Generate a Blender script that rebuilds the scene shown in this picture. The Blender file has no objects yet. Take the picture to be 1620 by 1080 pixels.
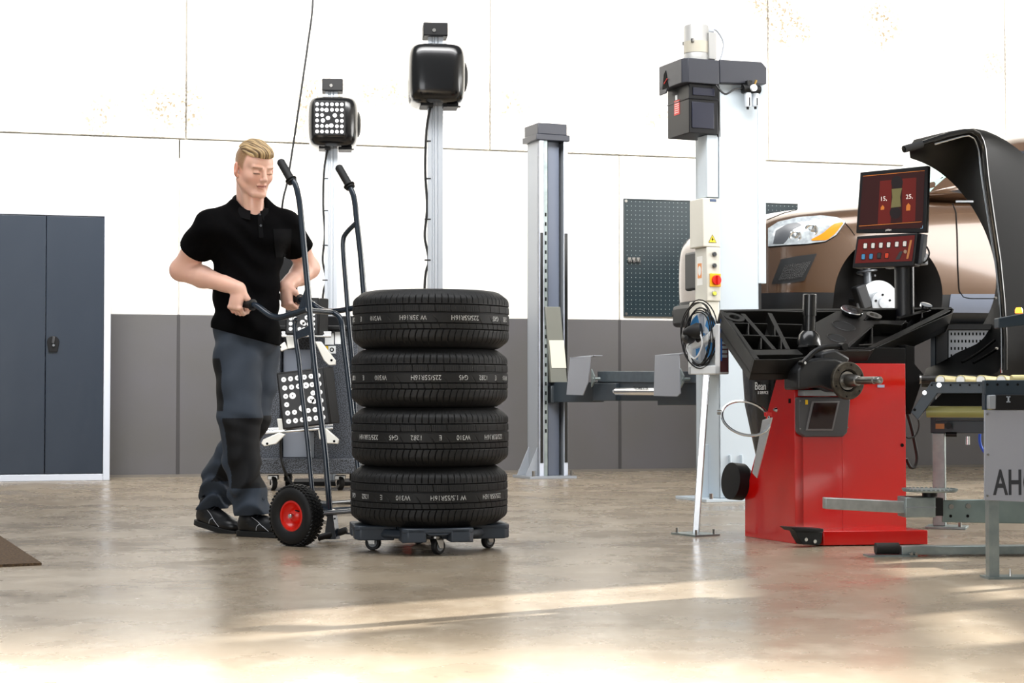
import bpy, math, random
import numpy as np
from mathutils import Vector, Matrix
from mathutils.bvhtree import BVHTree
R = math.radians
SC = bpy.context.scene
COL = SC.collection
# ---------------------------------------------------------------- camera
CAMZ = 0.66; TILT = math.atan(80/2700); FPX = 2700.0
cd = bpy.data.cameras.new('camera'); cam = bpy.data.objects.new('camera', cd); COL.objects.link(cam)
cam.location = (0, 0, CAMZ); cam.rotation_euler = (math.pi/2+TILT, 0, 0)
cd.sensor_width = 36; cd.lens = 36*FPX/1620; cd.clip_end = 200
SC.camera = cam
# ---------------------------------------------------------------- light
SC.view_settings.view_transform = 'Standard'; SC.view_settings.look = 'None'
SC.view_settings.gamma = 1; SC.view_settings.use_curve_mapping = False
SC.view_settings.exposure = 0.55
wd = bpy.data.worlds.new('daylight'); SC.world = wd; wd.use_nodes = True
wn = wd.node_tree.nodes; wl = wd.node_tree.links
bg = wn['Background']
bg.inputs[0].default_value = (.93, .97, 1, 1)
bg.inputs[1].default_value = 0.22
sd = bpy.data.lights.new('low_sun', 'SUN'); sd.energy = 18.0; sd.angle = R(0.6); sd.color = (1, .97, .92)
sun = bpy.data.objects.new('low_sun', sd); COL.objects.link(sun)
def aim(o, d): o.rotation_euler = Vector(d).to_track_quat('-Z', 'Y').to_euler()
SUND = Vector((-.82, -.50, -.30)).normalized(); aim(sun, SUND)
def area(name, loc, d, sx, sy, watt, col=(1, 1, 1), spread=180):
    l = bpy.data.lights.new(name, 'AREA'); l.shape = 'RECTANGLE'; l.size = sx; l.size_y = sy; l.energy = watt; l.color = col
    l.spread = R(spread)
    o = bpy.data.objects.new(name, l); COL.objects.link(o); o.location = loc; aim(o, d); return o
area('fill_back_wall', (0.5, 8.4, 5.8), (0, .90, -.44), 11, 2.3, 420, (1, .99, .98), 104)  # added fill lamp aimed to brighten the back wall, no roof opening behind it
area('skylight_middle', (0.0, 6.0, 6.2), (0, .1, -1), 9, 3.0, 290, (.97, .98, 1))
area('fill_near_floor', (-2.3, 2.45, 4.0), (0, .03, -1), 6.5, 1.3, 560, (1, .985, .955), 54)  # added fill lamp that brightens the near floor, no roof opening is built
area('window_right', (7.0, 9.0, 2.4), (-1, -.12, -.15), 6.5, 2.6, 380, (1, .99, .97))
area('gate_behind_camera', (-3.0, -2.0, 1.9), (.25, 1, -.02), 4.5, 3.0, 120, (.94, .97, 1))

# ---------------------------------------------------------------- materials
def srgb(h):
    h = h.lstrip('#'); c = [int(h[i:i+2], 16)/255 for i in (0, 2, 4)]
    return tuple((x/12.92 if x <= .04045 else ((x+.055)/1.055)**2.4) for x in c)+(1,)
MATS = {}
def mat(name, hexc, rough=.5, metal=0, spec=.5, noise=None, bump=None, coat=0, trans=0, emit=0, attr=False, sheen=0):
    """noise=(scale, amount, hex2) mixes a second colour; bump=(scale, strength, distance)."""
    if name in MATS: return MATS[name]
    m = bpy.data.materials.new(name); m.use_nodes = True; MATS[name] = m
    nt = m.node_tree; b = nt.nodes['Principled BSDF']; L = nt.links
    b.inputs['Base Color'].default_value = srgb(hexc); b.inputs['Roughness'].default_value = rough
    b.inputs['Metallic'].default_value = metal; b.inputs['Specular IOR Level'].default_value = spec
    b.inputs['Coat Weight'].default_value = coat; b.inputs['Coat Roughness'].default_value = .08
    b.inputs['Transmission Weight'].default_value = trans
    if sheen: b.inputs['Sheen Weight'].default_value = sheen
    if emit: b.inputs['Emission Color'].default_value = srgb(hexc); b.inputs['Emission Strength'].default_value = emit
    tc = nt.nodes.new('ShaderNodeTexCoord')
    base = None
    if attr:
        a = nt.nodes.new('ShaderNodeAttribute'); a.attribute_name = 'Col'; base = a.outputs['Color']
        L.new(base, b.inputs['Base Color'])
    if noise:
        n = nt.nodes.new('ShaderNodeTexNoise'); n.inputs['Scale'].default_value = noise[0]; n.inputs['Detail'].default_value = 5
        L.new(tc.outputs['Object'], n.inputs['Vector'])
        r = nt.nodes.new('ShaderNodeValToRGB'); r.color_ramp.elements[0].position = .5-noise[1]/2; r.color_ramp.elements[1].position = .5+noise[1]/2
        L.new(n.outputs['Fac'], r.inputs['Fac'])
        mx = nt.nodes.new('ShaderNodeMix'); mx.data_type = 'RGBA'
        L.new(r.outputs['Color'], mx.inputs[0]); mx.inputs[6].default_value = srgb(hexc); mx.inputs[7].default_value = srgb(noise[2])
        if base: L.new(base, mx.inputs[6])
        L.new(mx.outputs[2], b.inputs['Base Color'])
    if bump:
        n = nt.nodes.new('ShaderNodeTexNoise'); n.inputs['Scale'].default_value = bump[0]; n.inputs['Detail'].default_value = 4
        L.new(tc.outputs['Object'], n.inputs['Vector'])
        bp = nt.nodes.new('ShaderNodeBump'); bp.inputs['Strength'].default_value = bump[1]; bp.inputs['Distance'].default_value = bump[2]
        L.new(n.outputs['Fac'], bp.inputs['Height']); L.new(bp.outputs['Normal'], b.inputs['Normal'])
    return m
# ---------------------------------------------------------------- projection: where a point of the photo lies on a plane in the place
class Fr:
    """a local frame on the floor: origin and rotation about z"""
    def __init__(s, loc, rz=0):
        s.o = Vector(loc); s.rz = rz; s.M = Matrix.Translation(s.o) @ Matrix.Rotation(rz, 4, 'Z'); s.I = s.M.inverted()
    def L(s, p): return s.I @ Vector(p)
    def Wd(s, p): return s.M @ Vector(p)
    def hit(s, px, py, ax='y', val=0.0):
        o = s.I @ Vector((0, 0, CAMZ)); d = s.I.to_3x3() @ ray(px, py)
        i = 'xyz'.index(ax); t = (val-o[i])/d[i]
        return o+d*t
def ray(px, py):
    u = (px-810)/FPX; v = (540-py)/FPX; c, s_ = math.cos(TILT), math.sin(TILT)
    return Vector((u, c-v*s_, s_+v*c))
WF = Fr((0, 0, 0))
def W(px, py, Y): return WF.hit(px, py, 'y', Y)
def F(px, py, z=0): return WF.hit(px, py, 'z', z)
# ---------------------------------------------------------------- mesh builder
def _basis(d):
    d = Vector(d).normalized(); a = Vector((0, 0, 1)) if abs(d.z) < .9 else Vector((1, 0, 0))
    u = d.cross(a).normalized(); return u, d.cross(u).normalized(), d
def spline(pts, k=6):
    P = [Vector(p) for p in pts]; out = []
    for i in range(len(P)-1):
        p0 = P[max(i-1, 0)]; p1 = P[i]; p2 = P[i+1]; p3 = P[min(i+2, len(P)-1)]
        for j in range(k):
            t = j/k
            out.append(.5*((2*p1)+(-p0+p2)*t+(2*p0-5*p1+4*p2-p3)*t*t+(-p0+3*p1-3*p2+p3)*t**3))
    out.append(P[-1]); return out
def fillet(pts, r, k=5):
    P = [Vector(p) for p in pts]; out = [P[0]]
    for i in range(1, len(P)-1):
        a = (P[i-1]-P[i]); b = (P[i+1]-P[i]); rr = min(r, a.length*.45, b.length*.45)
        A = P[i]+a.normalized()*rr; Bq = P[i]+b.normalized()*rr
        for j in range(k+1):
            t = j/k; out.append(A*(1-t)**2+P[i]*2*t*(1-t)+Bq*t*t)
    out.append(P[-1]); return out
class B:
    def __init__(s): s.v = []; s.f = []; s.mi = []; s.cm = 0; s.T = None
    def add(s, vs, fs):
        n = len(s.v)
        s.v += [(s.T @ Vector(p)) if s.T else Vector(p) for p in vs]; s.f += [tuple(n+i for i in f) for f in fs]; s.mi += [s.cm]*len(fs)
    def box(s, x0, x1, y0, y1, z0, z1):
        v = [(x, y, z) for x in (x0, x1) for y in (y0, y1) for z in (z0, z1)]
        s.add(v, [(0, 1, 3, 2), (4, 6, 7, 5), (0, 4, 5, 1), (2, 3, 7, 6), (0, 2, 6, 4), (1, 5, 7, 3)]); return s
    def rbox(s, c, size, eul=(0, 0, 0)):
        from mathutils import Euler
        Rm = Euler(eul).to_matrix(); h = Vector(size)/2
        v = [Vector(c)+Rm @ Vector((x*h.x, y*h.y, z*h.z)) for x in (-1, 1) for y in (-1, 1) for z in (-1, 1)]
        s.add(v, [(0, 1, 3, 2), (4, 6, 7, 5), (0, 4, 5, 1), (2, 3, 7, 6), (0, 2, 6, 4), (1, 5, 7, 3)]); return s
    def bar(s, p0, p1, w, h, up=(0, 0, 1)):
        p0 = Vector(p0); p1 = Vector(p1); d = (p1-p0).normalized(); u = d.cross(Vector(up)).normalized(); q = u.cross(d)
        v = [p+u*a*w/2+q*b*h/2 for p in (p0, p1) for a, b in ((-1, -1), (1, -1), (1, 1), (-1, 1))]
        s.add(v, [(0, 1, 2, 3), (7, 6, 5, 4)]+[(i, (i+1) % 4, 4+(i+1) % 4, 4+i) for i in range(4)]); return s
    def cyl(s, p0, p1, r0, r1=None, n=20, caps=True):
        return s.rings([p0, p1], [r0, r0 if r1 is None else r1], n, caps)
    def rings(s, pts, rs, n=12, caps=True, closed=False):
        P = [Vector(p) for p in pts]; u = None; rows = []
        for i, p in enumerate(P):
            if closed: d = P[(i+1) % len(P)]-P[i-1]
            else: d = P[min(i+1, len(P)-1)]-P[max(i-1, 0)]
            d.normalize()
            if u is None: u = _basis(d)[0]
            u = (u-d*u.dot(d)).normalized(); w = d.cross(u)
            rows.append([p+(u*math.cos(a)+w*math.sin(a))*rs[i] for a in (2*math.pi*k/n for k in range(n))])
        v = [q for r in rows for q in r]; f = []; m = len(P)
        for i in range(m if closed else m-1):
            j = (i+1) % m
            for k in range(n): f.append((i*n+k, i*n+(k+1) % n, j*n+(k+1) % n, j*n+k))
        if caps and not closed: f += [tuple(range(n))[::-1], tuple((m-1)*n+k for k in range(n))]
        s.add(v, f); return s
    def tube(s, pts, r, n=10, sm=0, fl=0, closed=False):
        P = spline(pts, sm) if sm else (fillet(pts, fl) if fl else [Vector(p) for p in pts])
        return s.rings(P, [r]*len(P), n, True, closed)
    def lathe(s, prof, o=(0, 0, 0), ax=(0, 0, 1), n=32, a0=0, a1=None, closed=False):
        u, w, d = _basis(ax); o = Vector(o); full = a1 is None; a1 = 2*math.pi if full else a1
        m = n if full else n+1; v = []
        for k in range(m):
            a = a0+(a1-a0)*k/n; e = u*math.cos(a)+w*math.sin(a)
            v += [o+e*r+d*h for r, h in prof]
        q = len(prof); f = []
        for k in range(n):
            k2 = (k+1) % m
            for i in range(q if closed else q-1):
                j = (i+1) % q; f.append((k*q+i, k2*q+i, k2*q+j, k*q+j))
        if not full and closed: f += [tuple(range(q)), tuple(n*q+i for i in range(q))[::-1]]
        if full and not closed:
            for i in (0, q-1):
                if prof[i][0] > 1e-5: f.append(tuple(k*q+i for k in range(m)))
        s.add(v, f); return s
    def prism(s, poly, vec):
        P = [Vector(p) for p in poly]; vec = Vector(vec); n = len(P)
        s.add(P+[p+vec for p in P], [tuple(range(n))[::-1], tuple(range(n, 2*n))]+[(i, (i+1) % n, n+(i+1) % n, n+i) for i in range(n)]); return s
    def loft(s, rows, caps=True, closed=True):
        n = len(rows[0]); v = [p for r in rows for p in r]; f = []
        for i in range(len(rows)-1):
            for k in range(n if closed else n-1): f.append((i*n+k, i*n+(k+1) % n, (i+1)*n+(k+1) % n, (i+1)*n+k))
        if caps: f += [tuple(range(n))[::-1], tuple((len(rows)-1)*n+k for k in range(n))]
        s.add(v, f); return s
    def sph(s, c, r, n=16, m=10):
        r = (r, r, r) if isinstance(r, (int, float)) else r; v = []; c = Vector(c)
        for i in range(m+1):
            t = math.pi*i/m
            for k in range(n):
                a = 2*math.pi*k/n; v.append(c+Vector((r[0]*math.sin(t)*math.cos(a), r[1]*math.sin(t)*math.sin(a), r[2]*math.cos(t))))
        s.add(v, [(i*n+k, (i+1)*n+k, (i+1)*n+(k+1) % n, i*n+(k+1) % n) for i in range(m) for k in range(n)]); return s
    def build(s, name, m, parent=None, bevel=0, ang=35, smooth=True, seg=2, weld=False):
        me = bpy.data.meshes.new(name); me.from_pydata([tuple(p) for p in s.v], [], s.f)
        for x in (m if isinstance(m, (list, tuple)) else [m]): me.materials.append(x)
        me.polygons.foreach_set('material_index', s.mi)
        import bmesh
        bm = bmesh.new(); bm.from_mesh(me)
        if weld: bmesh.ops.remove_doubles(bm, verts=bm.verts, dist=1e-5)
        bmesh.ops.recalc_face_normals(bm, faces=bm.faces); bm.to_mesh(me); bm.free()
        if smooth:
            me.polygons.foreach_set('use_smooth', [True]*len(me.polygons)); me.set_sharp_from_angle(angle=R(ang))
        o = bpy.data.objects.new(name, me); COL.objects.link(o)
        if parent: o.parent = parent
        if bevel:
            b = o.modifiers.new('bevel', 'BEVEL'); b.width = bevel; b.segments = seg; b.limit_method = 'ANGLE'; b.angle_limit = R(40); b.harden_normals = False
        return o
def thing(name, label, cat, fr, group=None):
    o = bpy.data.objects.new(name, None); COL.objects.link(o); o.location = fr.o; o.rotation_euler = (0, 0, fr.rz)
    o.empty_display_size = .1; o['label'] = label; o['category'] = cat
    if group: o['group'] = group
    return o
def tag(o, label, cat, group=None, kind=None):
    o['label'] = label; o['category'] = cat
    if group: o['group'] = group
    if kind: o['kind'] = kind
    return o
def struct(o): o['kind'] = 'structure'; return o
def lab(o, l): o['label'] = l; return o
def copytree(o, parent=None):
    c = o.copy(); COL.objects.link(c); c.parent = parent
    for ch in list(o.children): copytree(ch, c)
    return c
def text_mesh(txt, size, depth=0.0004, fat=0):
    """built-in lettering as (verts, faces), centred, in the xy plane"""
    cu = bpy.data.curves.new('lettering', 'FONT'); cu.body = txt; cu.size = size; cu.extrude = depth; cu.align_x = 'CENTER'; cu.align_y = 'CENTER'; cu.resolution_u = 3; cu.offset = fat
    o = bpy.data.objects.new('lettering', cu); COL.objects.link(o)
    dg = bpy.context.evaluated_depsgraph_get(); me = o.evaluated_get(dg).to_mesh()
    vs = [tuple(v.co) for v in me.vertices]; fs = [tuple(p.vertices) for p in me.polygons]
    bpy.data.objects.remove(o); bpy.data.curves.remove(cu); return vs, fs
def letter(b, txt, size, M, depth=.0006, sx=1.0):
    vs, fs = text_mesh(txt, size, depth); b.add([M @ Vector((v[0]*sx, v[1], v[2])) for v in vs], fs)
def place(o, x, y, n):
    """matrix whose local x,y,z are the given directions, at o"""
    x = Vector(x).normalized(); y = Vector(y).normalized(); n = Vector(n).normalized()
    return Matrix(((x.x, y.x, n.x, o[0]), (x.y, y.y, n.y, o[1]), (x.z, y.z, n.z, o[2]), (0, 0, 0, 1)))
# ================================================================ ROOM
m_wall = mat('white_wall_paint', '#f7f5f0', .75, noise=(1.2, .5, '#eeeae0'))
def panel_mat():
    m = mat('rough_white_panel', '#f4f1ea', .85, noise=(30, .25, '#efeae0'), bump=(90, .35, .004))
    nt = m.node_tree; b = nt.nodes['Principled BSDF']
    src = b.inputs['Base Color'].links[0].from_socket
    tc = nt.nodes.new('ShaderNodeTexCoord')
    n1 = nt.nodes.new('ShaderNodeTexNoise'); n1.inputs['Scale'].default_value = .9; n1.inputs['Detail'].default_value = 2
    n2 = nt.nodes.new('ShaderNodeTexNoise'); n2.inputs['Scale'].default_value = 45; n2.inputs['Detail'].default_value = 6
    nt.links.new(tc.outputs['Object'], n1.inputs['Vector']); nt.links.new(tc.outputs['Object'], n2.inputs['Vector'])
    r1 = nt.nodes.new('ShaderNodeValToRGB'); r1.color_ramp.elements[0].position = .50; r1.color_ramp.elements[1].position = .68
    r2 = nt.nodes.new('ShaderNodeValToRGB'); r2.color_ramp.elements[0].position = .44; r2.color_ramp.elements[1].position = .62
    nt.links.new(n1.outputs['Fac'], r1.inputs['Fac']); nt.links.new(n2.outputs['Fac'], r2.inputs['Fac'])
    mu = nt.nodes.new('ShaderNodeMath'); mu.operation = 'MULTIPLY'
    nt.links.new(r1.outputs['Color'], mu.inputs[0]); nt.links.new(r2.outputs['Color'], mu.inputs[1])
    mx = nt.nodes.new('ShaderNodeMix'); mx.data_type = 'RGBA'; mx.inputs[7].default_value = srgb('#8f8068')
    nt.links.new(mu.outputs[0], mx.inputs[0]); nt.links.new(src, mx.inputs[6]); nt.links.new(mx.outputs[2], b.inputs['Base Color'])
    return m
m_panel = panel_mat()
m_band = mat('dark_grey_wall_paint', '#5c5a5e', .45, noise=(2.0, .8, '#55534f'), bump=(3, .15, .01))
m_strip = mat('dark_seam', '#3a3838', .7)
def put(o, fr): o.location = fr.o; o.rotation_euler = (0, 0, fr.rz); return o
WALLA = math.atan(.2635); WA = Fr((-3.9, 13.0, 0), WALLA)   # back wall: local x along it, y behind it
def wx(px, py=400): return WA.hit(px, py, 'y', 0).x
TOPS = WA.hit(450, 227, 'y', 0).z; BAND = WA.hit(450, 500, 'y', 0).z
b = B(); xs = [-4.5, wx(283), wx(980), wx(1640), 14]
for i in range(4): b.box(xs[i]+.006, xs[i+1]-.006, 0, .2, BAND, TOPS+.0)
b.box(-4.5, 14, .04, .25, 0, 2.5)
struct(put(b.build('wall_back', m_wall, bevel=.004), WA))
b = B()
for i in range(4): b.box(xs[i]+.012, xs[i+1]-.012, -.004, .2, 0.0, BAND)
struct(put(b.build('wall_back_lower_band', m_band, bevel=.004), WA))
b = B()
for k, x in enumerate(xs[1:4]):
    b = B(); b.box(x-.014, x+.014, -.002, .02, 0, BAND); struct(put(b.build('trim_%d' % (k+1), m_strip), WA))
b = B(); ux = [-4.5, wx(-300), wx(293), wx(775), wx(1216), wx(1592), 10, 14]
for i in range(7): b.box(ux[i]+.006, ux[i+1]-.006, -.012, .2, TOPS+.012, 6.2)
b.box(-4.5, 14, .05, .25, TOPS, 6.2)
struct(put(b.build('wall_back_upper_panels', m_panel, bevel=.004), WA))
b = B(); b.box(-4.5, 14, -.03, .0, 0, .02); struct(put(b.build('baseboard_back', mat('grey_skirting', '#6c665e', .6)), WA))

# floor: sealed beige-brown concrete
def floor_mat():
    m = bpy.data.materials.new('sealed_concrete'); m.use_nodes = True; nt = m.node_tree; b = nt.nodes['Principled BSDF']; L = nt.links
    tc = nt.nodes.new('ShaderNodeTexCoord')
    def noise(sc, det, ax=(1, 1, 1)):
        mp = nt.nodes.new('ShaderNodeMapping'); mp.inputs['Scale'].default_value = ax; L.new(tc.outputs['Object'], mp.inputs['Vector'])
        n = nt.nodes.new('ShaderNodeTexNoise'); n.inputs['Scale'].default_value = sc; n.inputs['Detail'].default_value = det; n.inputs['Roughness'].default_value = .6
        L.new(mp.outputs['Vector'], n.inputs['Vector']); return n
    def ramp(n, a, c, ca='#000000', cc='#ffffff'):
        r = nt.nodes.new('ShaderNodeValToRGB'); r.color_ramp.elements[0].position = a; r.color_ramp.elements[1].position = c
        r.color_ramp.elements[0].color = srgb(ca); r.color_ramp.elements[1].color = srgb(cc); L.new(n.outputs['Fac'], r.inputs['Fac']); return r
    def mix(f, a, c):
        x = nt.nodes.new('ShaderNodeMix'); x.data_type = 'RGBA'
        L.new(f, x.inputs[0])
        if hasattr(a, 'links'): L.new(a, x.inputs[6])
        else: x.inputs[6].default_value = srgb(a)
        if hasattr(c, 'links'): L.new(c, x.inputs[7])
        else: x.inputs[7].default_value = srgb(c)
        return x.outputs[2]
    c = mix(ramp(noise(1.3, 6), .35, .68).outputs['Color'], '#9a8c78', '#8b7d6b')
    c = mix(ramp(noise(7, 8, (1, .6, 1)), .5, .75).outputs['Color'], c, '#a69a88')
    c = mix(ramp(noise(26, 8), .62, .74).outputs['Color'], c, '#7b6f62')
    sp = ramp(noise(60, 3), .74, .78); c = mix(sp.outputs['Color'], c, '#4a3f35')
    L.new(c, b.inputs['Base Color'])
    rr = ramp(noise(2.2, 7), .3, .7, '#727272', '#a6a6a6'); L.new(rr.outputs['Color'], b.inputs['Roughness'])
    b.inputs['Specular IOR Level'].default_value = .5
    bp = nt.nodes.new('ShaderNodeBump'); bp.inputs['Strength'].default_value = .12; bp.inputs['Distance'].default_value = .02
    L.new(noise(3.5, 5).outputs['Fac'], bp.inputs['Height']); L.new(bp.outputs['Normal'], b.inputs['Normal'])
    return m
b = B(); b.box(-9, 13, -6, 18, -.1, 0); struct(b.build('floor', floor_mat()))
# ================================================================ THINGS ALONG THE BACK WALL
m_black = mat('black_plastic', '#08080a', .45, spec=.35)
m_gloss = mat('glossy_black_plastic', '#060607', .22, coat=.3)
m_matt = mat('matt_black', '#040404', .8, spec=.2)
m_rubber = mat('black_rubber', '#0e0e0f', .6)
m_cable = mat('black_cable', '#080808', .5)
m_alu = mat('brushed_aluminium', '#d9dde2', .32, metal=.85)
m_chrome = mat('chrome', '#e6e8ea', .12, metal=1)
m_steel = mat('machined_steel', '#9c9a96', .3, metal=1)
m_galv = mat('galvanised_steel', '#a3acab', .42, metal=.75, noise=(14, .5, '#7e8a8a'))
m_white = mat('white_powder_coat', '#eef1f2', .4)
m_lgrey = mat('light_grey_lacquer', '#b9bec6', .45)
m_cab = mat('dark_blue_grey_lacquer', '#262f3b', .33, bump=(2.5, .25, .02))
m_cabf = mat('pale_grey_frame_lacquer', '#c7ccd6', .45)
# --- metal cabinet
def cab():
    f = WA; D = -.42
    h = lambda px, py: f.hit(px, py, 'y', D)
    x1 = h(175, 540).x; xm = h(72, 540).x; x0 = 2*xm-x1; zt = h(90, 330).z; ft = .05
    fr = Fr(f.Wd((x0, D, 0)), f.rz); w = x1-x0
    t = thing('metal_cabinet', 'tall two-door dark blue-grey metal cabinet with pale frame against the wall', 'cabinet', fr)
    b = B(); b.box(0, ft, 0, .40, 0, zt); b.box(w-ft, w, 0, .40, 0, zt); b.box(ft, w-ft, 0, .40, zt-ft, zt); b.box(ft, w-ft, 0, .40, 0, ft)
    b.box(ft, w-ft, .36, .40, ft, zt-ft); b.build('body', m_cabf, t, bevel=.004)
    for i, (a, c) in enumerate(((ft+.003, w/2-.002), (w/2+.002, w-ft-.003))):
        b = B(); b.box(a, c, .004, .03, ft+.004, zt-ft-.004)
        dr = b.build('door', m_cab, t, bevel=.004)
        if i == 1:
            zc = h(85, 545).z; xc = w/2+.055
            b = B(); pr = [(xc+.043*math.sin(a_)*.95, .004, zc+.05*math.cos(a_)) for a_ in [i_*2*math.pi/24 for i_ in range(24)]]
            pr = [(xc-.03, .004, zc-.055), (xc+.03, .004, zc-.055)]+[(xc+.045*math.cos(a_), .004, zc+.02+.045*math.sin(a_)) for a_ in [R(-20+i_*20) for i_ in range(12)]]
            b.prism(pr, (0, -.016, 0)); lp = b.build('lock_plate', m_black, dr, bevel=.003)
            b = B(); b.rbox((xc+.002, -.025, zc+.035), (.02, .022, .055), (0, R(8), 0)); b.build('turn_handle', mat('dark_grey_plastic', '#3a3b3d', .4), lp, bevel=.004)
            b = B(); b.cyl((xc+.003, -.03, zc-.005), (xc+.003, -.012, zc-.005), .009); b.build('lock_cylinder', m_chrome, lp)
cab()
# --- pegboard
def pegboard():
    h = lambda px, py: WA.hit(px, py, 'y', -.02)
    a = h(987, 500); c = h(987, 314); e = h(1262, 322)
    fr = Fr(WA.Wd((a.x, -.02, a.z)), WA.rz); w = e.x-a.x; H = c.z-a.z
    t = thing('pegboard', 'dark perforated steel pegboard mounted on the white wall', 'pegboard', fr)
    b = B(); b.box(0, w, 0, .016, 0, H); b.box(0, .008, -.006, 0, 0, H); b.box(0, w, -.006, 0, H-.008, H); b.box(0, w, -.006, 0, 0, .008)
    b.build('panel', mat('black_green_lacquer', '#1d2a2f', .28, bump=(2, .2, .02)), t, bevel=.001)
    b = B(); s = .0375; i = 0
    nx = int(w/s); nz = int(H/s)
    for i in range(nx):
        for j in range(nz):
            x = .03+i*s; z = .025+j*s
            b.add([(x-.003, -.0008, z-.003), (x+.003, -.0008, z-.003), (x+.003, -.0008, z+.003), (x-.003, -.0008, z+.003)], [(0, 1, 2, 3)])
    b.build('perforations', mat('wall_seen_through_holes', '#8d9896', .8), t, smooth=False)
    for x, z in ((.02, .02), (.02, H-.02)): b = B(); b.cyl((x, 0, z), (x, -.006, z), .012); b.build('screw', m_steel, t)
    for k, (px, py) in enumerate(((995, 411), (1002, 411), (1009, 411), (1065, 495))):
        p = h(px, py); q = Fr(WA.Wd((p.x, -.022, p.z)), WA.rz)
        b = B(); b.box(-.014, .014, -.012, 0, -.02, .02); b.box(-.014, -.008, -.03, -.012, -.02, .0); b.box(.008, .014, -.03, -.012, -.02, .0); b.tube([(0, -.012, -.01), (0, -.05, -.012), (0, -.055, .012)], .003)
        o = b.build('tool_hook', m_steel); o.location = q.o; o.rotation_euler = (0, 0, q.rz)
        tag(o, ['first small silver hook from the left on the pegboard', 'middle small silver hook of three on the pegboard', 'third small silver hook from the left on the pegboard', 'single silver hook near the bottom of the pegboard'][k], 'hook', 'silver hooks on the pegboard')
pegboard()
# --- hanging cable
b = B(); b.tube([W(495, -120, 12.3), W(495, 0, 12.2), W(487, 70, 12.2), W(477, 140, 12.2), W(466, 215, 12.2), W(455, 285, 12.2), W(447, 322, 12.2), W(440, 400, 12.25), W(436, 470, 12.2)], .0075, sm=8)
tag(b.build('hanging_cable', m_cable), 'thin black cable hanging down in front of the wall behind the man', 'cable')

# ================================================================ WHEEL ALIGNMENT CAMERA POSTS
def dots(b, o, ux, uz, w, h, n, r, skip=(), big=(), cone=False):
    """white target discs on a plate; o lower-left corner, ux/uz plate directions"""
    ux = Vector(ux); uz = Vector(uz); nn = ux.cross(uz)
    def disc(u, v, rr):
        c = Vector(o)+ux*u+uz*v
        b.add([c+ux*rr*math.cos(a)+uz*rr*math.sin(a)+nn*.001 for a in [2*math.pi*k/18 for k in range(18)]]+[c+ux*rr*.22*math.cos(a)+uz*rr*.22*math.sin(a)+nn*.001 for a in [2*math.pi*k/18 for k in range(18)]],
              [(k, (k+1) % 18, 18+(k+1) % 18, 18+k) for k in range(18)] if rr > r*1.05 or cone else [tuple(range(18))])
    for i in range(n):
        for j in range(n):
            if (i, j) in skip: continue
            disc(w*(i+.5)/n, h*(j+.5)/n, r)
    for u, v, k in big: disc(w*u, h*v, r*k)
m_dot = mat('white_reflective_disc', '#ffffff', .5)
m_ext = mat('extruded_aluminium', '#cfd4da', .35, metal=.6)
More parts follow.
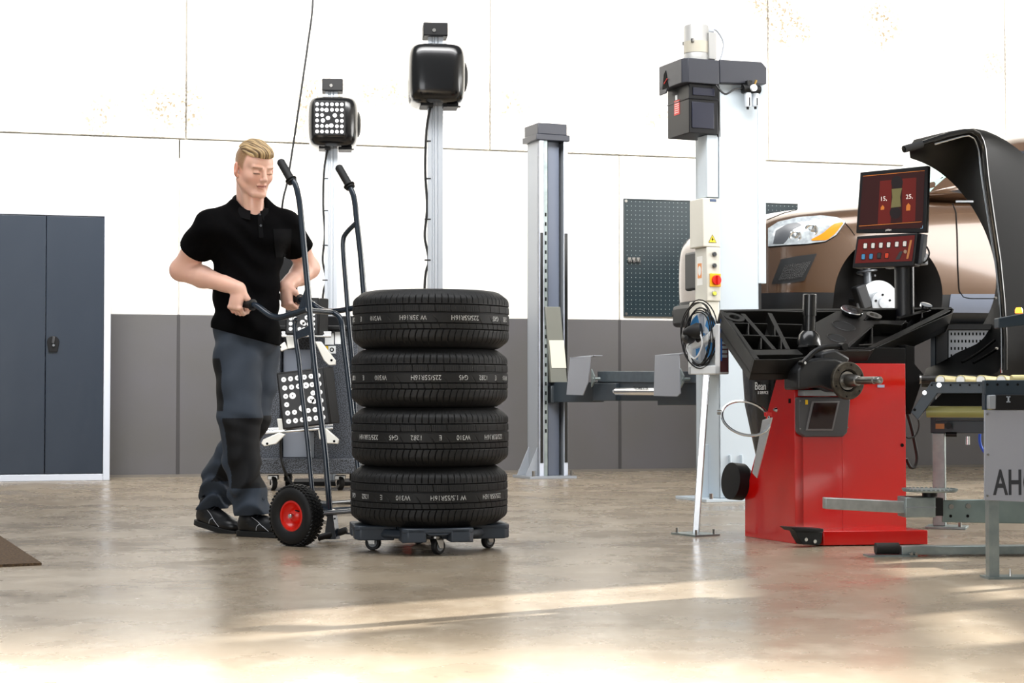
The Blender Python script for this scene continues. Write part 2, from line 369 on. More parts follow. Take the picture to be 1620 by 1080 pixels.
def cam_post(Y, px0, px1, head, cap, panel, label, gl):
    xc = (px0+px1)/2
    p = W(xc, 620, Y); fr = Fr((p.x, Y, 0), R(6)); s = Y/2700
    z = lambda py: W(xc, py, Y).z
    t = thing('camera_post', label, 'wheel alignment camera', fr, 'wheel alignment camera posts')
    w = (px1-px0)*s; top = z(cap[1])
    b = B()
    for x0, x1 in ((-w/2, -w/2+.022), (-w/2+.028, -.012), (-.006, .006+.004), (.016, w/2)): b.box(x0, x1, -.03, .06, .03, top+.01)
    b.box(-w/2+.005, w/2-.005, -.02, .05, .03, top)
    b.build('upright', m_ext, t, bevel=.002)
    b = B(); b.box(-.26, .26, -.20, .25, 0, .03); b.build('base_plate', m_black, t, bevel=.006)
    cw = (cap[3]-cap[2])*s; cx = ((cap[2]+cap[3])/2-xc)*s
    b = B(); b.box(cx-cw/2, cx+cw/2, -.07, .09, z(cap[1]), z(cap[0])); c = b.build('top_cap', m_black, t, bevel=.006)
    b = B(); b.cyl((cx-.01, -.07, z(cap[0])-.05), (cx-.01, -.076, z(cap[0])-.05), .011); b.build('bolt', m_steel, c)
    # camera head : superellipse barrel
    hx0, hx1, hy0, hy1 = head
    hw = (hx1-hx0)*s*.97; cxh = ((hx0+hx1)/2-xc)*s; z0, z1 = z(hy1), z(hy0); H = z1-z0; rows = []
    dd = .21
    for i in range(25):
        tt = i/24; q = 2*tt-1; k = (1-abs(q)**5.0)**.5*.16+.84 if abs(q) < 1 else .84
        e = max(0, 1-abs(q)**9)**.5; k = k*(.80+.20*e)
        k *= (1+.045*(1-q*q))
        row = []
        for a in range(48):
            th = 2*math.pi*a/48; cx_, sx_ = math.cos(th), math.sin(th); m = 2/4.6
            x = math.copysign(abs(cx_)**m, cx_)*hw/2*k/1.045; y = math.copysign(abs(sx_)**m, sx_)*dd*k
            row.append(Vector((cxh+x, y+.0, z0+H*(.5+.5*q))))
        rows.append(row)
    b = B(); b.loft(rows); hd = b.build('camera_head', m_gloss, t, ang=60)
    b = B()  # round side cover
    n = 28; c0 = Vector((cxh+hw/2-.008, -.02, (z0+z1)/2))
    b.lathe([(0, .03), (.05, .028), (.085, .018), (.10, 0), (.10, -.02)], c0, (1, 0, 0), 32)
    b.build('side_cover', m_black, hd)
    b = B(); b.box(cxh-hw*.28, cxh-.02, -.12, .05, z0-.012, z0+.02); b.box(cxh+.04, cxh+hw*.38, -.11, .05, z0-.016, z0+.02); b.box(cxh+.06, cxh+hw*.42, -.13, -.08, z0-.018, z0-.012)
    b.build('lower_bracket', m_black, t, bevel=.003)
    b = B(); b.cyl((cxh+.08, 0, z1-.01), (cxh+.08, 0, z1+.015), .012); b.build('top_knob', m_black, t)
    if panel:
        px_0, px_1, py0, py1 = panel
        x0 = (px_0-xc)*s; x1 = (px_1-xc)*s; za, zb = z(py1), z(py0)
        yf = -dd*1.05-.002
        b = B(); b.box(x0-.006, x1+.006, yf-.004, yf+.02, za-.006, zb+.006); pl = b.build('target_plate', mat('black_target_face', '#050507', .3), hd, bevel=.004)
        b = B(); dots(b, (x0, yf-.0045, za), (1, 0, 0), (0, 0, 1), x1-x0, zb-za, 6, .0125,
                      skip=((2, 4), (1, 2), (2, 3), (3, 1), (4, 3), (3, 3), (2, 2), (3, 2)), big=((.40, .74, 1.15), (.28, .42, 1.15), (.45, .50, 1.15), (.68, .58, 1.15), (.56, .27, 1.2)))
        b.build('dot_pattern', m_dot, pl, smooth=False)
    b = B(); xx = (gl-xc)*s
    pts = [(xx+.02, -.04, z0), (xx-.005, -.03, z0-.15), (xx-.012, -.02, z0-.4), (xx, -.02, z0-.62), (xx-.014, -.02, z0-.8), (xx+.01, -.02, z0-.95), (xx-.015, -.02, z0-1.12), (xx-.02, -.02, .5)]
    b.tube(pts, .008, sm=6); cb = b.build('signal_cable', m_cable, t)
    for q in (.22, .45, .7, .95): b = B(); b.box(xx-.016, xx+.022, -.032, -.012, z0-q, z0-q+.008); b.build('cable_tie', m_cable, cb)
cam_post(12.25, 513, 533, (485, 566, 158, 236), (127, 146, 508, 541), (497, 543, 169, 220), 'left aluminium camera post, its black head showing a panel of white dots', 513)
cam_post(10.45, 676, 700, (642, 735, 76, 169), (39, 60, 668, 707), None, 'taller aluminium camera post with a plain black head rising behind the tyre stack', 675)

# ================================================================ TWO-POST LIFT
LA = R(22)
m_gcol = mat('grey_column_paint', '#8e9399', .38)
m_lift = mat('dark_slate_lacquer', '#2e363d', .4)
m_cap = mat('anthracite_plastic', '#2a2c34', .42)
def lift_left():
    o = F(853, 757); fr = Fr(o, LA); h = lambda px, py: fr.hit(px, py, 'y', 0)
    t = thing('lift_column', 'grey open lift column standing in front of the dark wall band, left of the pegboard', 'lift column', fr, 'columns of the two-post lift')
    w = h(898, 500).x; d = .235; zt = h(868, 222).z; zb = .02
    b = B(); b.box(0, .008, 0, d, zb, zt); b.box(w-.008, w, 0, d, zb, zt); b.box(0, w, d-.01, d, zb, zt)
    b.build('column_body', m_gcol, t, bevel=.002)
    m_lip = mat('pale_blue_grey_paint', '#c9cfdb', .3)
    zs = h(860, 368).z
    b = B(); b.box(0, .038, -.006, .0, zb, zt); b.box(0, .006, -.006, .03, zb, zt); b.box(w-.034, w, -.006, 0, zb, zt); b.build('front_flange', m_lip, t, bevel=.002)
    b = B(); b.box(.006, .03, -.012, -.006, .12, zs); b.box(w-.03, w-.004, -.012, -.006, .12, zs); b.build('reflection_strip', mat('black_strip', '#101010', .25), t, bevel=.002)  # black strips stand in for dark reflections on the flanges
    b = B(); b.box(.042, .07, .0, .012, .0+zb, zt)
    rail = b.build('latch_rail', m_galv, t)
    b = B()
    for k in range(24):
        z = .35+k*.072; b.box(.049, .062, -.002, .001, z, z+.028)
    b.build('latch_slots', m_matt, rail)
    b = B(); b.cyl((.125, .10, zb), (.125, .10, zt), .02); b.build('lifting_screw', m_steel, t)
    b = B(); b.box(.10, w-.045, .06, .07, zb, zt); b.build('inner_cover', mat('slate_grey_paint', '#5d6472', .4), t, bevel=.003)
    b = B(); c0 = h(835, 222); 
    b.box(-.03, w+.012, -.02, d+.03, zt-.002, zt+.045); b.prism([(-.015, -.012, zt+.045), (.06, -.016, zt+.045), (w-.01, -.012, zt+.045), (w+.002, .02, zt+.045), (w, d+.01, zt+.045), (-.02, d+.01, zt+.045)], (0, 0, .085))
    b.build('top_cap', m_cap, t, bevel=.005)
    b = B(); b.box(-.10, w+.05, -.06, d+.06, 0, .02); b.prism([(-.10, .03, .02), (0, .03, .02), (0, .03, .24)], (0, .012, 0)); b.prism([(-.10, .2, .02), (0, .2, .02), (0, .2, .24)], (0, .012, 0))
    bp = b.build('base_plate', m_gcol, t, bevel=.002)
    b = B()
    for x, y in ((-.06, -.03), (w+.02, -.03), (-.06, d+.02), (w+.02, d+.02)): b.cyl((x, y, .02), (x, y, .06), .012, n=8)
    b.build('anchor_bolt', m_steel, bp)
    # carriage
    a = h(861, 485); c = h(896, 605)
    b = B(); b.prism([(a.x, -.02, a.z), (h(885, 485).x, -.02, a.z), (c.x, -.02, c.z), (h(870, 605).x, -.02, c.z)], (0, .045, 0)); cr = b.build('carriage', mat('olive_grey_paint', '#6d6e66', .5), t, bevel=.004)
    b = B(); q = [h(867, 538), h(890, 538), h(894, 582), h(871, 582)]; b.prism([(p.x, -.024, p.z) for p in q], (0, .003, 0)); b.build('label_plate', mat('cream_label', '#cfccbd', .5), cr)
    return fr
LF = lift_left()
def lift_beam():
    o = LF.hit(880, 620, 'y', -.02)
    fr = Fr(LF.Wd((.12, -.02, 0)), LA); h = lambda px, py, v=0: fr.hit(px, py, 'x', v)
    t = thing('lift_cross_beam', 'dark slate lifting beam with two grey tilting pads running between the lift columns', 'lift beam', fr)
    y1 = h(1130, 620).y
    q = lambda pts, v=0: [Vector((v, h(px, py, v).y, h(px, py, v).z)) for px, py in pts]
    b = B(); b.prism(q([(856, 604), (938, 604), (938, 636), (856, 636)]), (.09, 0, 0)); b.prism(q([(938, 603), (1128, 603), (1128, 641), (1040, 641), (1040, 634), (938, 634)]), (.09, 0, 0)); b.build('main_beam', m_lift, t, bevel=.004)
    b = B(); b.prism(q([(945, 587), (1128, 587), (1128, 606), (945, 604)], -.012), (.08, 0, 0)); b.build('upper_rail', mat('slate_blue_lacquer', '#48525a', .4, noise=(20, .4, '#3b444a')), t, bevel=.004)
    b = B(); b.prism(q([(938, 606), (974, 606), (974, 634), (938, 634)], -.03), (.05, 0, 0)); b.build('end_block', m_lift, t, bevel=.004)
    b = B(); b.prism(q([(852, 610), (872, 610), (872, 637), (852, 637)], -.02), (.03, 0, 0)); cl = b.build('clamp_block', mat('worn_dark_steel', '#41464a', .5, metal=.4), t, bevel=.004)
    b = B()
    for px, py in ((862, 616), (862, 630), (857, 622)): p = h(px, py, -.02); b.cyl(p, p+Vector((-.006, 0, 0)), .007)
    b.build('bolt', m_steel, cl)
    a = h(976, 619, -.055); c = h(1042, 619, -.055)
    b = B(); b.cyl(a, c, .026); b.cyl(a-Vector((0, -.02, 0))*-1, a+Vector((0, .03, 0)), .014); b.cyl(a+Vector((0, .03, 0)), a+Vector((0, .06, 0)), .02, .01); cyl = b.build('air_cylinder', m_chrome, t)
    M = place(h(1014, 614.5, -.082)+Vector((0, 0, 0)), (0, -1, 0), (-.35, 0, 1), (-1, 0, -.35))
    b = B(); letter(b, 'TECHNOLUX', .036, M); b.build('lettering', m_matt, cyl, smooth=False)
    for pts, vx in (([(901, 570), (904, 565), (934, 565), (930, 605), (922, 625), (896, 624)], -.10), ([(1036, 563), (1070, 560), (1074, 562), (1076, 622), (1071, 627), (1034, 626)], -.12)):
        pp = q(pts, vx); b = B(); b.prism(pp, (.006, 0, 0))
        top = [p for p in pp if p.z > max(r.z for r in pp)-.03]; y0 = min(p.y for p in top); y1_ = max(p.y for p in top); zt = max(p.z for p in pp)
        b.prism([(vx, y0, zt-.02), (vx, y1_, zt-.02), (vx+.005, y1_, zt), (vx+.005, y0, zt)], (.001, 0, 0))
        b.prism([(vx, y1_, zt), (vx, y0, zt), (vx, y0-.055, zt+.008), (vx+.07, y0-.055, zt+.008), (vx+.07, y1_, zt)], (0, 0, -.006))
        pd = b.build('tilting_pad', mat('pad_grey_paint', '#8d9097', .45), t, bevel=.002)
        b = B(); ym = y0-.02; zm = zt-.16; b.prism([(vx+.005, y0, zm+.07), (vx+.005, y0-.05, zm+.02), (vx+.005, y0-.045, zm-.02), (vx+.005, y0, zm-.06)], (.01, 0, 0)); b.cyl((vx, y0-.035, zm), (vx+.06, y0-.035, zm), .01); b.build('hinge', m_galv, pd)
lift_beam()
def lift_right():
    o = F(1139, 793); fr = Fr(o, LA); h = lambda px, py, v=0: fr.hit(px, py, 'y', v)
    hx = lambda px, py, v=0: fr.hit(px, py, 'x', v)
    t = thing('lift_column', 'white lift column with drive motor on top, in front of the brown car', 'lift column', fr, 'columns of the two-post lift')
    w = h(1200, 400).x; zt = h(1160, 128).z; d = .30
    m_w = mat('white_column_paint', '#bfcad2', .35)
    b = B(); b.box(0, w, 0, .012, .02, zt); b.box(0, .01, 0, d, .02, zt); b.box(w-.01, w, 0, d, .02, zt); b.build('column_body', m_w, t, bevel=.003)
    zc = h(1206, 448).z; w2 = h(1213, 300).x
    b = B(); b.box(w+.001, w2, .01, .05, zc, zt); b.build('side_cover', m_w, t, bevel=.003)
    b = B(); b.box(w+.004, w+.03, .02, .05, .3, zc); b.build('guide_strip', m_black, t)
    b = B(); b.box(-.12, w+.10, -.05, d+.05, 0, .018); b.prism([(-.09, .14, .018), (0, .14, .018), (0, .14, .34), (-.02, .14, .34)], (0, .01, 0))
    b.prism([(.06, 0, .018), (.06, -.045, .018), (.06, -.02, .28), (.06, 0, .28)], (.01, 0, 0)); b.prism([(.14, 0, .018), (.14, -.045, .018), (.14, -.02, .28), (.14, 0, .28)], (.01, 0, 0))
    bp = b.build('base_plate', m_w, t, bevel=.002)
    b = B()
    for x, y in ((-.07, -.02), (.1, -.03), (w-.03, -.03), (w+.06, -.02)): b.cyl((x, y, .018), (x, y, .05), .012, n=8)
    b.build('anchor_bolt', m_steel, bp)
    # drive housing: a box to the left, a cover plate across the column
    yf = -.05
    za = h(1100, 131, yf).z; zb = h(1100, 92, yf).z
    q = lambda pts, v: [Vector((h(px, py, v).x, v, h(px, py, v).z)) for px, py in pts]
    xa = h(1082, 100, yf).x; xb = h(1138, 100, yf).x
    rr = [(xa+.03, yf), (xb, yf), (xb, yf+.33), (xa, yf+.33), (xa, yf+.03)]
    b = B(); b.prism([(x, y, za) for x, y in rr], (0, 0, zb-za))
    b.prism(q([(1139, 94), (1205, 98), (1213, 107), (1213, 133), (1139, 131)], yf), (0, .30, 0))
    b.prism([(xa, yf+.33, za-.03), (xa, yf+.24, za-.03), (xa, yf+.20, za+.02), (xa, yf+.33, za+.02)], (.01, 0, 0))
    dh = b.build('drive_cover', m_cap, t, bevel=.012, seg=3)
    b = B(); x = xa-.003; b.prism([(x, yf+.20, za-.0), (x, yf+.28, za-.0), (x, yf+.26, za+.09), (x, yf+.235, za+.11)], (.004, 0, 0)); op = b.build('belt_opening', m_matt, dh)
    b = B(); b.bar((x-.002, yf+.25, za+.03), (x-.002, yf+.21, za+.055), .006, .004); b.build('red_mark', mat('red_paint', '#c8281e', .5), op)
    xm0 = h(1090, 160, -.02).x; xm1 = h(1136, 160, -.02).x; z0 = h(1110, 211, -.02).z
    b = B(); b.box(xm0, xm1, -.02, .26, z0, za); b.box(xm0-.004, xm1+.004, -.026, .264, (z0+za)/2+.055, (z0+za)/2+.062)
    mh = b.build('motor_housing', mat('blue_black_plastic', '#0d0e12', .35, spec=.3), t, bevel=.008)
    b = B(); b.box(xm0+.025, xm1-.025, -.026, -.018, (z0+za)/2+.08, za-.02); b.box(xm0+.018, xm1-.03, -.026, -.018, z0+.03, (z0+za)/2+.04); b.build('housing_panel', mat('deep_blue_black_plastic', '#171a2b', .28), mh, bevel=.003)
    b = B(); b.box(xm0-.002, xm0, .10, .17, z0+.13, z0+.22); wl_ = b.build('warning_label', mat('red_label', '#d8473f', .5), mh)
    b = B()
    for k in range(6): b.box(xm0-.003, xm0-.002, .108, .162, z0+.142+k*.013, z0+.147+k*.013)
    b.build('label_lines', mat('label_white', '#f2d9d4', .5), wl_, smooth=False)
    b = B(); b.box(xm0-.002, xm0, .13, .155, za-.075, za-.045); b.build('white_label', m_white, mh)
    # motor on top
    xc = h(1104, 60, .08).x; mz0 = zb; mz1 = h(1104, 40, .08).z; rad = (h(1122, 60, .08).x-h(1087, 60, .08).x)/2
    m_mot = mat('silver_motor_paint', '#9c9c9a', .4, metal=.3)
    b = B(); b.lathe([(rad*1.02, 0), (rad*1.02, .045), (rad, .05), (rad, mz1-mz0-.015), (rad*.95, mz1-mz0), (0, mz1-mz0)], (xc, .10, mz0), (0, 0, 1), 32)
    b.box(xc+rad*.6, xc+rad+.02, .02, .14, mz0+.02, mz1-.05)
    mo = b.build('drive_motor', m_mot, t, bevel=.002)
    b = B(); b.lathe([(rad*.7, 0), (rad*.7, .006), (0, .008)], (xc, .10, mz1), (0, 0, 1), 24); b.build('fan_cover', m_gcol, mo)
    b = B(); b.lathe([(rad+.002, .06), (rad+.002, .13)], (xc, .10, mz0), (0, 0, 1), 32); b.build('name_band', mat('beige_band', '#a39e90', .5), mo)
    b = B()
    for a in range(4):
        an = R(45+90*a); b.cyl((xc+rad*1.02*math.cos(an), .10+rad*1.02*math.sin(an), mz0+.12), (xc+rad*1.02*math.cos(an), .10+rad*1.02*math.sin(an), mz0+.14), .011, n=8)
    b.build('clamp_lug', m_steel, mo)
    b = B(); b.tube([(xc+rad, .08, mz1-.03), (xc+rad+.05, .08, mz1-.02), (xc+rad+.10, .08, mz1-.09), (xc+rad+.09, .08, mz1-.17), (xc+rad+.06, .08, mz0)], .006, sm=6); b.cyl((xc+rad-.01, .08, mz1-.03), (xc+rad+.03, .08, mz1-.028), .012); b.build('motor_cable', m_gcol, mo)
    # duct below the housing and control box
    xd0 = h(1116, 260, .02).x; xd1 = -.004; zd = h(1120, 312, .02).z
    b = B(); b.box(xd0, xd1, .0, .12, zd, z0-.002); b.build('cable_duct', m_w, t, bevel=.003)
    # control box, front panel narrower than its back
    ce = -.03; m_cr = mat('cream_white_plastic', '#cfccc0', .4)
    xl = h(1112, 380, ce).x; xr = h(1140, 380, ce).x; zt2 = h(1120, 313, ce).z; zs = h(1120, 393, ce).z; zb2 = h(1120, 476, ce).z; zc2 = h(1120, 592, ce).z
    b = B(); b.box(xl, xr, ce, .14, zs+.01, zt2); b.box(xl+.025, xr, ce, .12, zb2, zs+.01); b.box(xl-.005, xr-.002, ce+.01, .14, zc2, zb2)
    cb = b.build('control_box', m_cr, t, bevel=.007, seg=3)
    def disc(px, py, r, m, name, par, y=ce, dep=.02, n=20):
        p = h(px, py, y); b = B(); b.cyl(p, p+Vector((0, -dep, 0)), r, r*.93, n=n); return b.build(name, m, par, bevel=.001)
    for py in (402, 420):
        k = disc(1130, py, .017, m_steel, 'push_button', cb, dep=.008); disc(1130, py, .0125, mat('dark_button', '#2f3236', .4), 'button_cap', k, y=ce-.008, dep=.008)
    p = h(1131, 443, ce); b = B(); b.box(p.x-.037, p.x+.037, ce-.008, ce, p.z-.04, p.z+.04); ys = b.build('main_switch', mat('signal_yellow', '#f2b511', .4), cb, bevel=.002)
    disc(1133, 443, .031, mat('signal_red', '#d8160f', .3), 'red_dial', ys, y=ce-.008, dep=.014); b = B(); b.box(p.x+.0, p.x+.014, ce-.034, ce-.02, p.z-.028, p.z+.028); b.build('dial_grip', MATS['signal_red'], ys, bevel=.002)
    k = disc(1130, 464, .017, m_steel, 'push_button', cb, dep=.008); disc(1130, 464, .0125, mat('lime_button', '#dbe04a', .4), 'button_cap', k, y=ce-.008, dep=.01)
    p = h(1127, 378, ce); r = .026
    b = B(); b.prism([(p.x-r, ce, p.z-r*.8), (p.x+r, ce, p.z-r*.8), (p.x, ce, p.z+r)], (0, -.0015, 0)); wt = b.build('warning_triangle', mat('warning_yellow', '#f4d935', .4), cb)
    b = B(); b.prism([(p.x+.003, ce-.0025, p.z+.013), (p.x-.008, ce-.0025, p.z-.003), (p.x-.001, ce-.0025, p.z-.002), (p.x-.004, ce-.0025, p.z-.017), (p.x+.008, ce-.0025, p.z+.001), (p.x+.001, ce-.0025, p.z+.001)], (0, -.0005, 0))
    b.tube([(p.x-r, ce-.002, p.z-r*.8), (p.x+r, ce-.002, p.z-r*.8), (p.x, ce-.002, p.z+r), (p.x-r, ce-.002, p.z-r*.8)], .0014, n=5)
    b.build('lightning_symbol', m_matt, wt, smooth=False)
    p = h(1128, 317, ce); b = B(); b.box(p.x-.022, p.x+.022, ce-.001, ce, p.z-.008, p.z+.008); b.build('maker_plate', mat('blue_grey_plate', '#4a5a78', .4), cb)
    # notice on the left side of the box
    x = xl+.0235; za_, zb_ = h(1105, 404).z, h(1105, 450).z
    b = B(); b.box(x, x+.001, .02, .09, zb_, za_); nt_ = b.build('notice_sticker', mat('paper_white', '#efeee8', .6), cb)
    b = B(); zc_ = (za_+zb_)/2; b.box(x-.001, x, .03, .08, zc_-.045, zc_+.045); b.build('orange_frame', mat('orange_print', '#e89a5d', .6), nt_)
    b = B(); b.add([(x-.0015, .055+.02*math.cos(a), zc_+.03*math.sin(a)) for a in [R(20*k) for k in range(18)]], [tuple(range(18))]); b.build('white_oval', MATS['paper_white'], nt_)
    # air service unit
    p = h(1187, 141, -.06); yy = -.06
    u = B(); u.cyl((p.x-.055, yy, p.z), (p.x+.065, yy, p.z), .026); u.box(p.x-.03, p.x+.005, yy-.02, .0, p.z-.02, p.z+.05); fu = u.build('air_service_unit', m_black, t, bevel=.004)
    u = B(); u.cyl((p.x+.002, yy-.03, p.z+.002), (p.x+.002, yy-.045, p.z+.002), .021); g = u.build('pressure_gauge', m_white, fu); u = B(); u.bar((p.x+.002, yy-.047, p.z+.002), (p.x+.012, yy-.047, p.z+.012), .003, .001); u.build('needle', m_matt, g)
    for dx, L_ in ((-.018, .085), (.035, .08)):
        u = B(); u.lathe([(0, 0), (.018, 0), (.021, .008), (.021, L_), (.012, L_)], (p.x+dx, yy, p.z-.025-L_), (0, 0, 1), 20); bo = u.build('filter_bowl', mat('milky_plastic', '#c9cfd6', .3), fu)
        u = B(); u.cyl((p.x+dx, yy, p.z-.04-L_), (p.x+dx, yy, p.z-.024-L_), .008); u.box(p.x+dx-.003, p.x+dx+.004, yy-.0225, yy-.02, p.z-.02-L_, p.z-.055); u.build('drain_cap', m_black, bo)
    u = B(); u.tube([(xb-.02, yy+.02, za+.0), (xb+.02, yy-.02, za-.06), (p.x-.12, yy-.02, p.z-.012), (p.x-.055, yy, p.z)], .006, sm=6); u.build('air_hose', m_cable, fu)
    u = B(); u.cyl((p.x+.02, yy-.01, p.z+.02), (p.x+.03, yy-.02, p.z+.055), .007); u.build('brass_fitting', mat('brass', '#b99a5a', .3, metal=1), fu)
    u = B(); u.tube([(xm1+.008, .0, za), (xm1+.014, -.005, (za+z0)/2), (xm1+.01, .0, z0-.01)], .007, sm=6); u.tube([(xm1+.02, .005, za), (xm1+.024, .005, z0-.01)], .006); u.build('power_cable', m_cable, t)
    return fr
RF = lift_right()
# ================================================================ TYRE STACK ON ITS DOLLY
TC = Vector((-.345, 7.19, 0)); TR = .330; DT = .113; TH = .2418
m_tyre = mat('tyre_rubber', '#121213', .55, spec=.35, noise=(60, .6, '#151515'), bump=(250, .12, .001))
m_sten = mat('white_stencil_paint', '#dededb', .6, noise=(260, .25, '#6b6b6b'))
def tyre_mesh():
    N = 1216; z = []; r = []
    zs0 = [(.206, .022), (.222, .006), (.245, .001), (.268, .0), (.285, .004), (.298, .012)]
    nz = 76; a0, a1 = .020, TH-.020
    def prof(t):  # crowned tread, rolled shoulders
        q = abs(2*t-1); return TR-.0035*q*q-.019*max(0, (q-.72)/.28)**2.2
    th = np.arange(N)*2*np.pi/N
    rows = []
    for rr, zz in zs0: rows.append((np.full(N, rr), np.full(N, zz)))
    def near(x, c, w): return np.clip(1-np.abs(x-c)/w, 0, 1)
    for i in range(nz+1):
        t = i/nz; zz = a0+(a1-a0)*t; base = prof(t); u = th*TR/.0270  # slit pitch
        d = np.zeros(N)
        g = max(near(t, .775, .013), near(t, .612, .012), near(t, .275, .013))*1.0+near(t, .395, .007)*.5
        d += min(1, g*1.6)
        def slits(uu, w): f = (uu % 1.0); f = np.minimum(f, 1-f); return np.clip(1-f/w, 0, 1)
        if t > .79: d = np.maximum(d, slits(u+.35*np.sin((1-t)*5)+(t-.9)*1.2, .085)*min(1, (1.02-t)*14))
        if .625 < t < .765: d = np.maximum(d, .6*slits(u*.42+.3+(t-.69)*.5, .03)); d = np.maximum(d, .16*slits(u*3.2, .3))
        if t < .26: d = np.maximum(d, slits(u+.2-1.6*(t-.1)**2*8, .085)*min(1, (t+.02)*14))
        if .285 < t < .60:
            tt = (t-.285)/.315; d = np.maximum(d, .5*slits(u*.42+.62*tt**1.8, .035)*(1 if tt < .62 else max(0, (.9-tt)*3)))
        if .285 < t < .39: d = np.maximum(d, .5*slits(u*.42+.5+.25*tt, .035))
        if t > .79: d = np.maximum(d, .14*slits(u*4, .35))
        rows.append((base-d*.0065, np.full(N, zz)))
    for rr, zz in reversed(zs0): rows.append((np.full(N, rr), np.full(N, TH-zz)))
    rows += [(np.full(N, .200), np.full(N, TH-.03)), (np.full(N, .215), np.full(N, TH-.06)), (np.full(N, .296), np.full(N, TH-.05)), (np.full(N, .31), np.full(N, TH/2)), (np.full(N, .296), np.full(N, .05)), (np.full(N, .215), np.full(N, .06)), (np.full(N, .200), np.full(N, .03))]
    m = len(rows); V = np.zeros((m, N, 3))
    for i, (rr, zz) in enumerate(rows): V[i, :, 0] = rr*np.cos(th); V[i, :, 1] = rr*np.sin(th); V[i, :, 2] = zz
    idx = np.arange(m*N).reshape(m, N); nx = np.roll(idx, -1, 1); up = np.roll(idx, -1, 0)
    q = np.stack([idx, nx, np.roll(nx, -1, 0), up], -1).reshape(-1, 4)
    me = bpy.data.meshes.new('tyre'); me.from_pydata(V.reshape(-1, 3).tolist(), [], q.tolist()); me.materials.append(m_tyre)
    me.polygons.foreach_set('use_smooth', [True]*len(me.polygons)); me.set_sharp_from_angle(angle=R(28)); return me
TM = tyre_mesh()
TXT = [  # (words, pixel centre x on that tyre)
 [('1282', 561), ('E', 574), ('W310', 597), ('W 35R16H', 654), ('225/55R16H', 734), ('G45', 781), ('1282', 797)],
 [('1282', 564), ('E', 580), ('W310', 607), ('225/55R16H', 676), ('G45', 733), ('1282', 764), ('E', 783), ('W310', 799)],
 [('225/55R16H', 586), ('G45', 626), ('1282', 661), ('E', 697), ('W310', 732), ('225/55R16H', 780)],
 [('G45', 565), ('1282', 584), ('E', 609), ('W310', 642), ('W 1.5/55R16H', 711), ('225/55R16H', 779)]]
LB = ['topmost tyre of the stack, black with white stencilled sizes', 'second tyre from the top of the stack', 'third tyre from the top, resting on the lowest tyre', 'lowest tyre of the stack, sitting directly on the grey dolly']
view0 = math.atan2(-TC.y, -TC.x)     # the side of the stack that faces the camera
for k in range(4):
    o = bpy.data.objects.new('tyre', TM); COL.objects.link(o); zb = DT+(3-k)*TH
    off = ((.003, 0), (-.002, .002), (.001, -.001), (-.003, 0))[k]
    rot = (.0, 1.1, 2.3, 3.7)[k]
    o.location = (TC.x+off[0], TC.y+off[1], zb); o.rotation_euler = (0, 0, rot)
    tag(o, LB[k], 'tyre', 'tyres stacked on the dolly')
    for s, px in TXT[k]:
        f = math.asin(max(-.99, min(.99, (px-681.5)/123.8))); ang = view0+f-rot
        vs, fs = text_mesh(s, .0285, .0005)
        b = B(); vv = []
        for x, y, z_ in vs:
            a = ang-x*.86/TR; vv.append(((TR+.0006+z_)*math.cos(a), (TR+.0006+z_)*math.sin(a), TH*.508-y))
        b.add(vv, fs); b.build('stencil_text', m_sten, o, smooth=False)
# --- dolly
def dolly():
    fr = Fr((-.351, 7.2, 0), R(10))
    m_d = mat('slate_blue_plastic', '#323a44', .42)
    t = thing('tyre_dolly', 'low grey plastic dolly on castors under the tyre stack', 'dolly', fr)
    b = B(); b.lathe([(.12, .062), (.25, .062), (.262, .075), (.25, .098), (.12, .098)], (0, 0, 0), (0, 0, 1), 48, closed=True)
    for a in range(4):
        b.T = Matrix.Rotation(R(90*a), 4, 'Z')
        w = .145
        for s in (-1, 1):
            b.prism([(.16, s*w, .052), (.30, s*w, .052), (.322, s*(w-.02), .056), (.322, s*.052, .056), (.30, s*.045, .056), (.16, s*.045, .056)], (0, 0, .052))
        b.prism([(.15, -w, .092), (.306, -w, .092), (.322, -w+.02, .092), (.322, w-.02, .092), (.306, w, .092), (.15, w, .092)], (0, 0, .02))
        b.prism([(.312, -.052, .092), (.312, .052, .092), (.312, .03, .082), (.312, -.03, .082)], (.009, 0, 0))
        b.box(.03, .17, -.02, .02, .07, .10)
    b.T = None
    b.build('deck', m_d, t, bevel=.005, seg=2)
    for a in range(4):
        ca = Vector((math.cos(R(90*a)), math.sin(R(90*a)), 0))*.245
        sw = R((35, 160, -20, 40)[a]); d = Vector((math.cos(sw), math.sin(sw), 0)); n = Vector((-d.y, d.x, 0)); r = .033
        b = B(); c0 = ca+d*.012; c0.z = r; b.lathe([(.018, -.012), (r-.004, -.013), (r, -.008), (r, .008), (r-.004, .013), (.018, .012)], c0, n, 28, closed=True); wh = b.build('castor_wheel', m_rubber, t)
        b = B(); b.lathe([(0, -.013), (.019, -.013), (.019, .013), (0, .013)], c0, n, 20); b.build('wheel_hub', mat('grey_hub', '#8d9296', .4), wh)
        b = B()
        for s in (-1, 1):
            p = c0+n*s*.018; q = ca+n*s*.018; b.prism([p+d*.012-Vector((0, 0, .008)), p-d*.012-Vector((0, 0, .006)), q-d*.022+Vector((0, 0, .068)), q+d*.022+Vector((0, 0, .068))], n*s*.0025)
        b.cyl(c0-n*.021, c0+n*.021, .006, n=8); b.cyl(ca+Vector((0, 0, .066)), ca+Vector((0, 0, .076)), .026)
        b.build('castor_fork', m_steel, t, bevel=.001)
dolly()

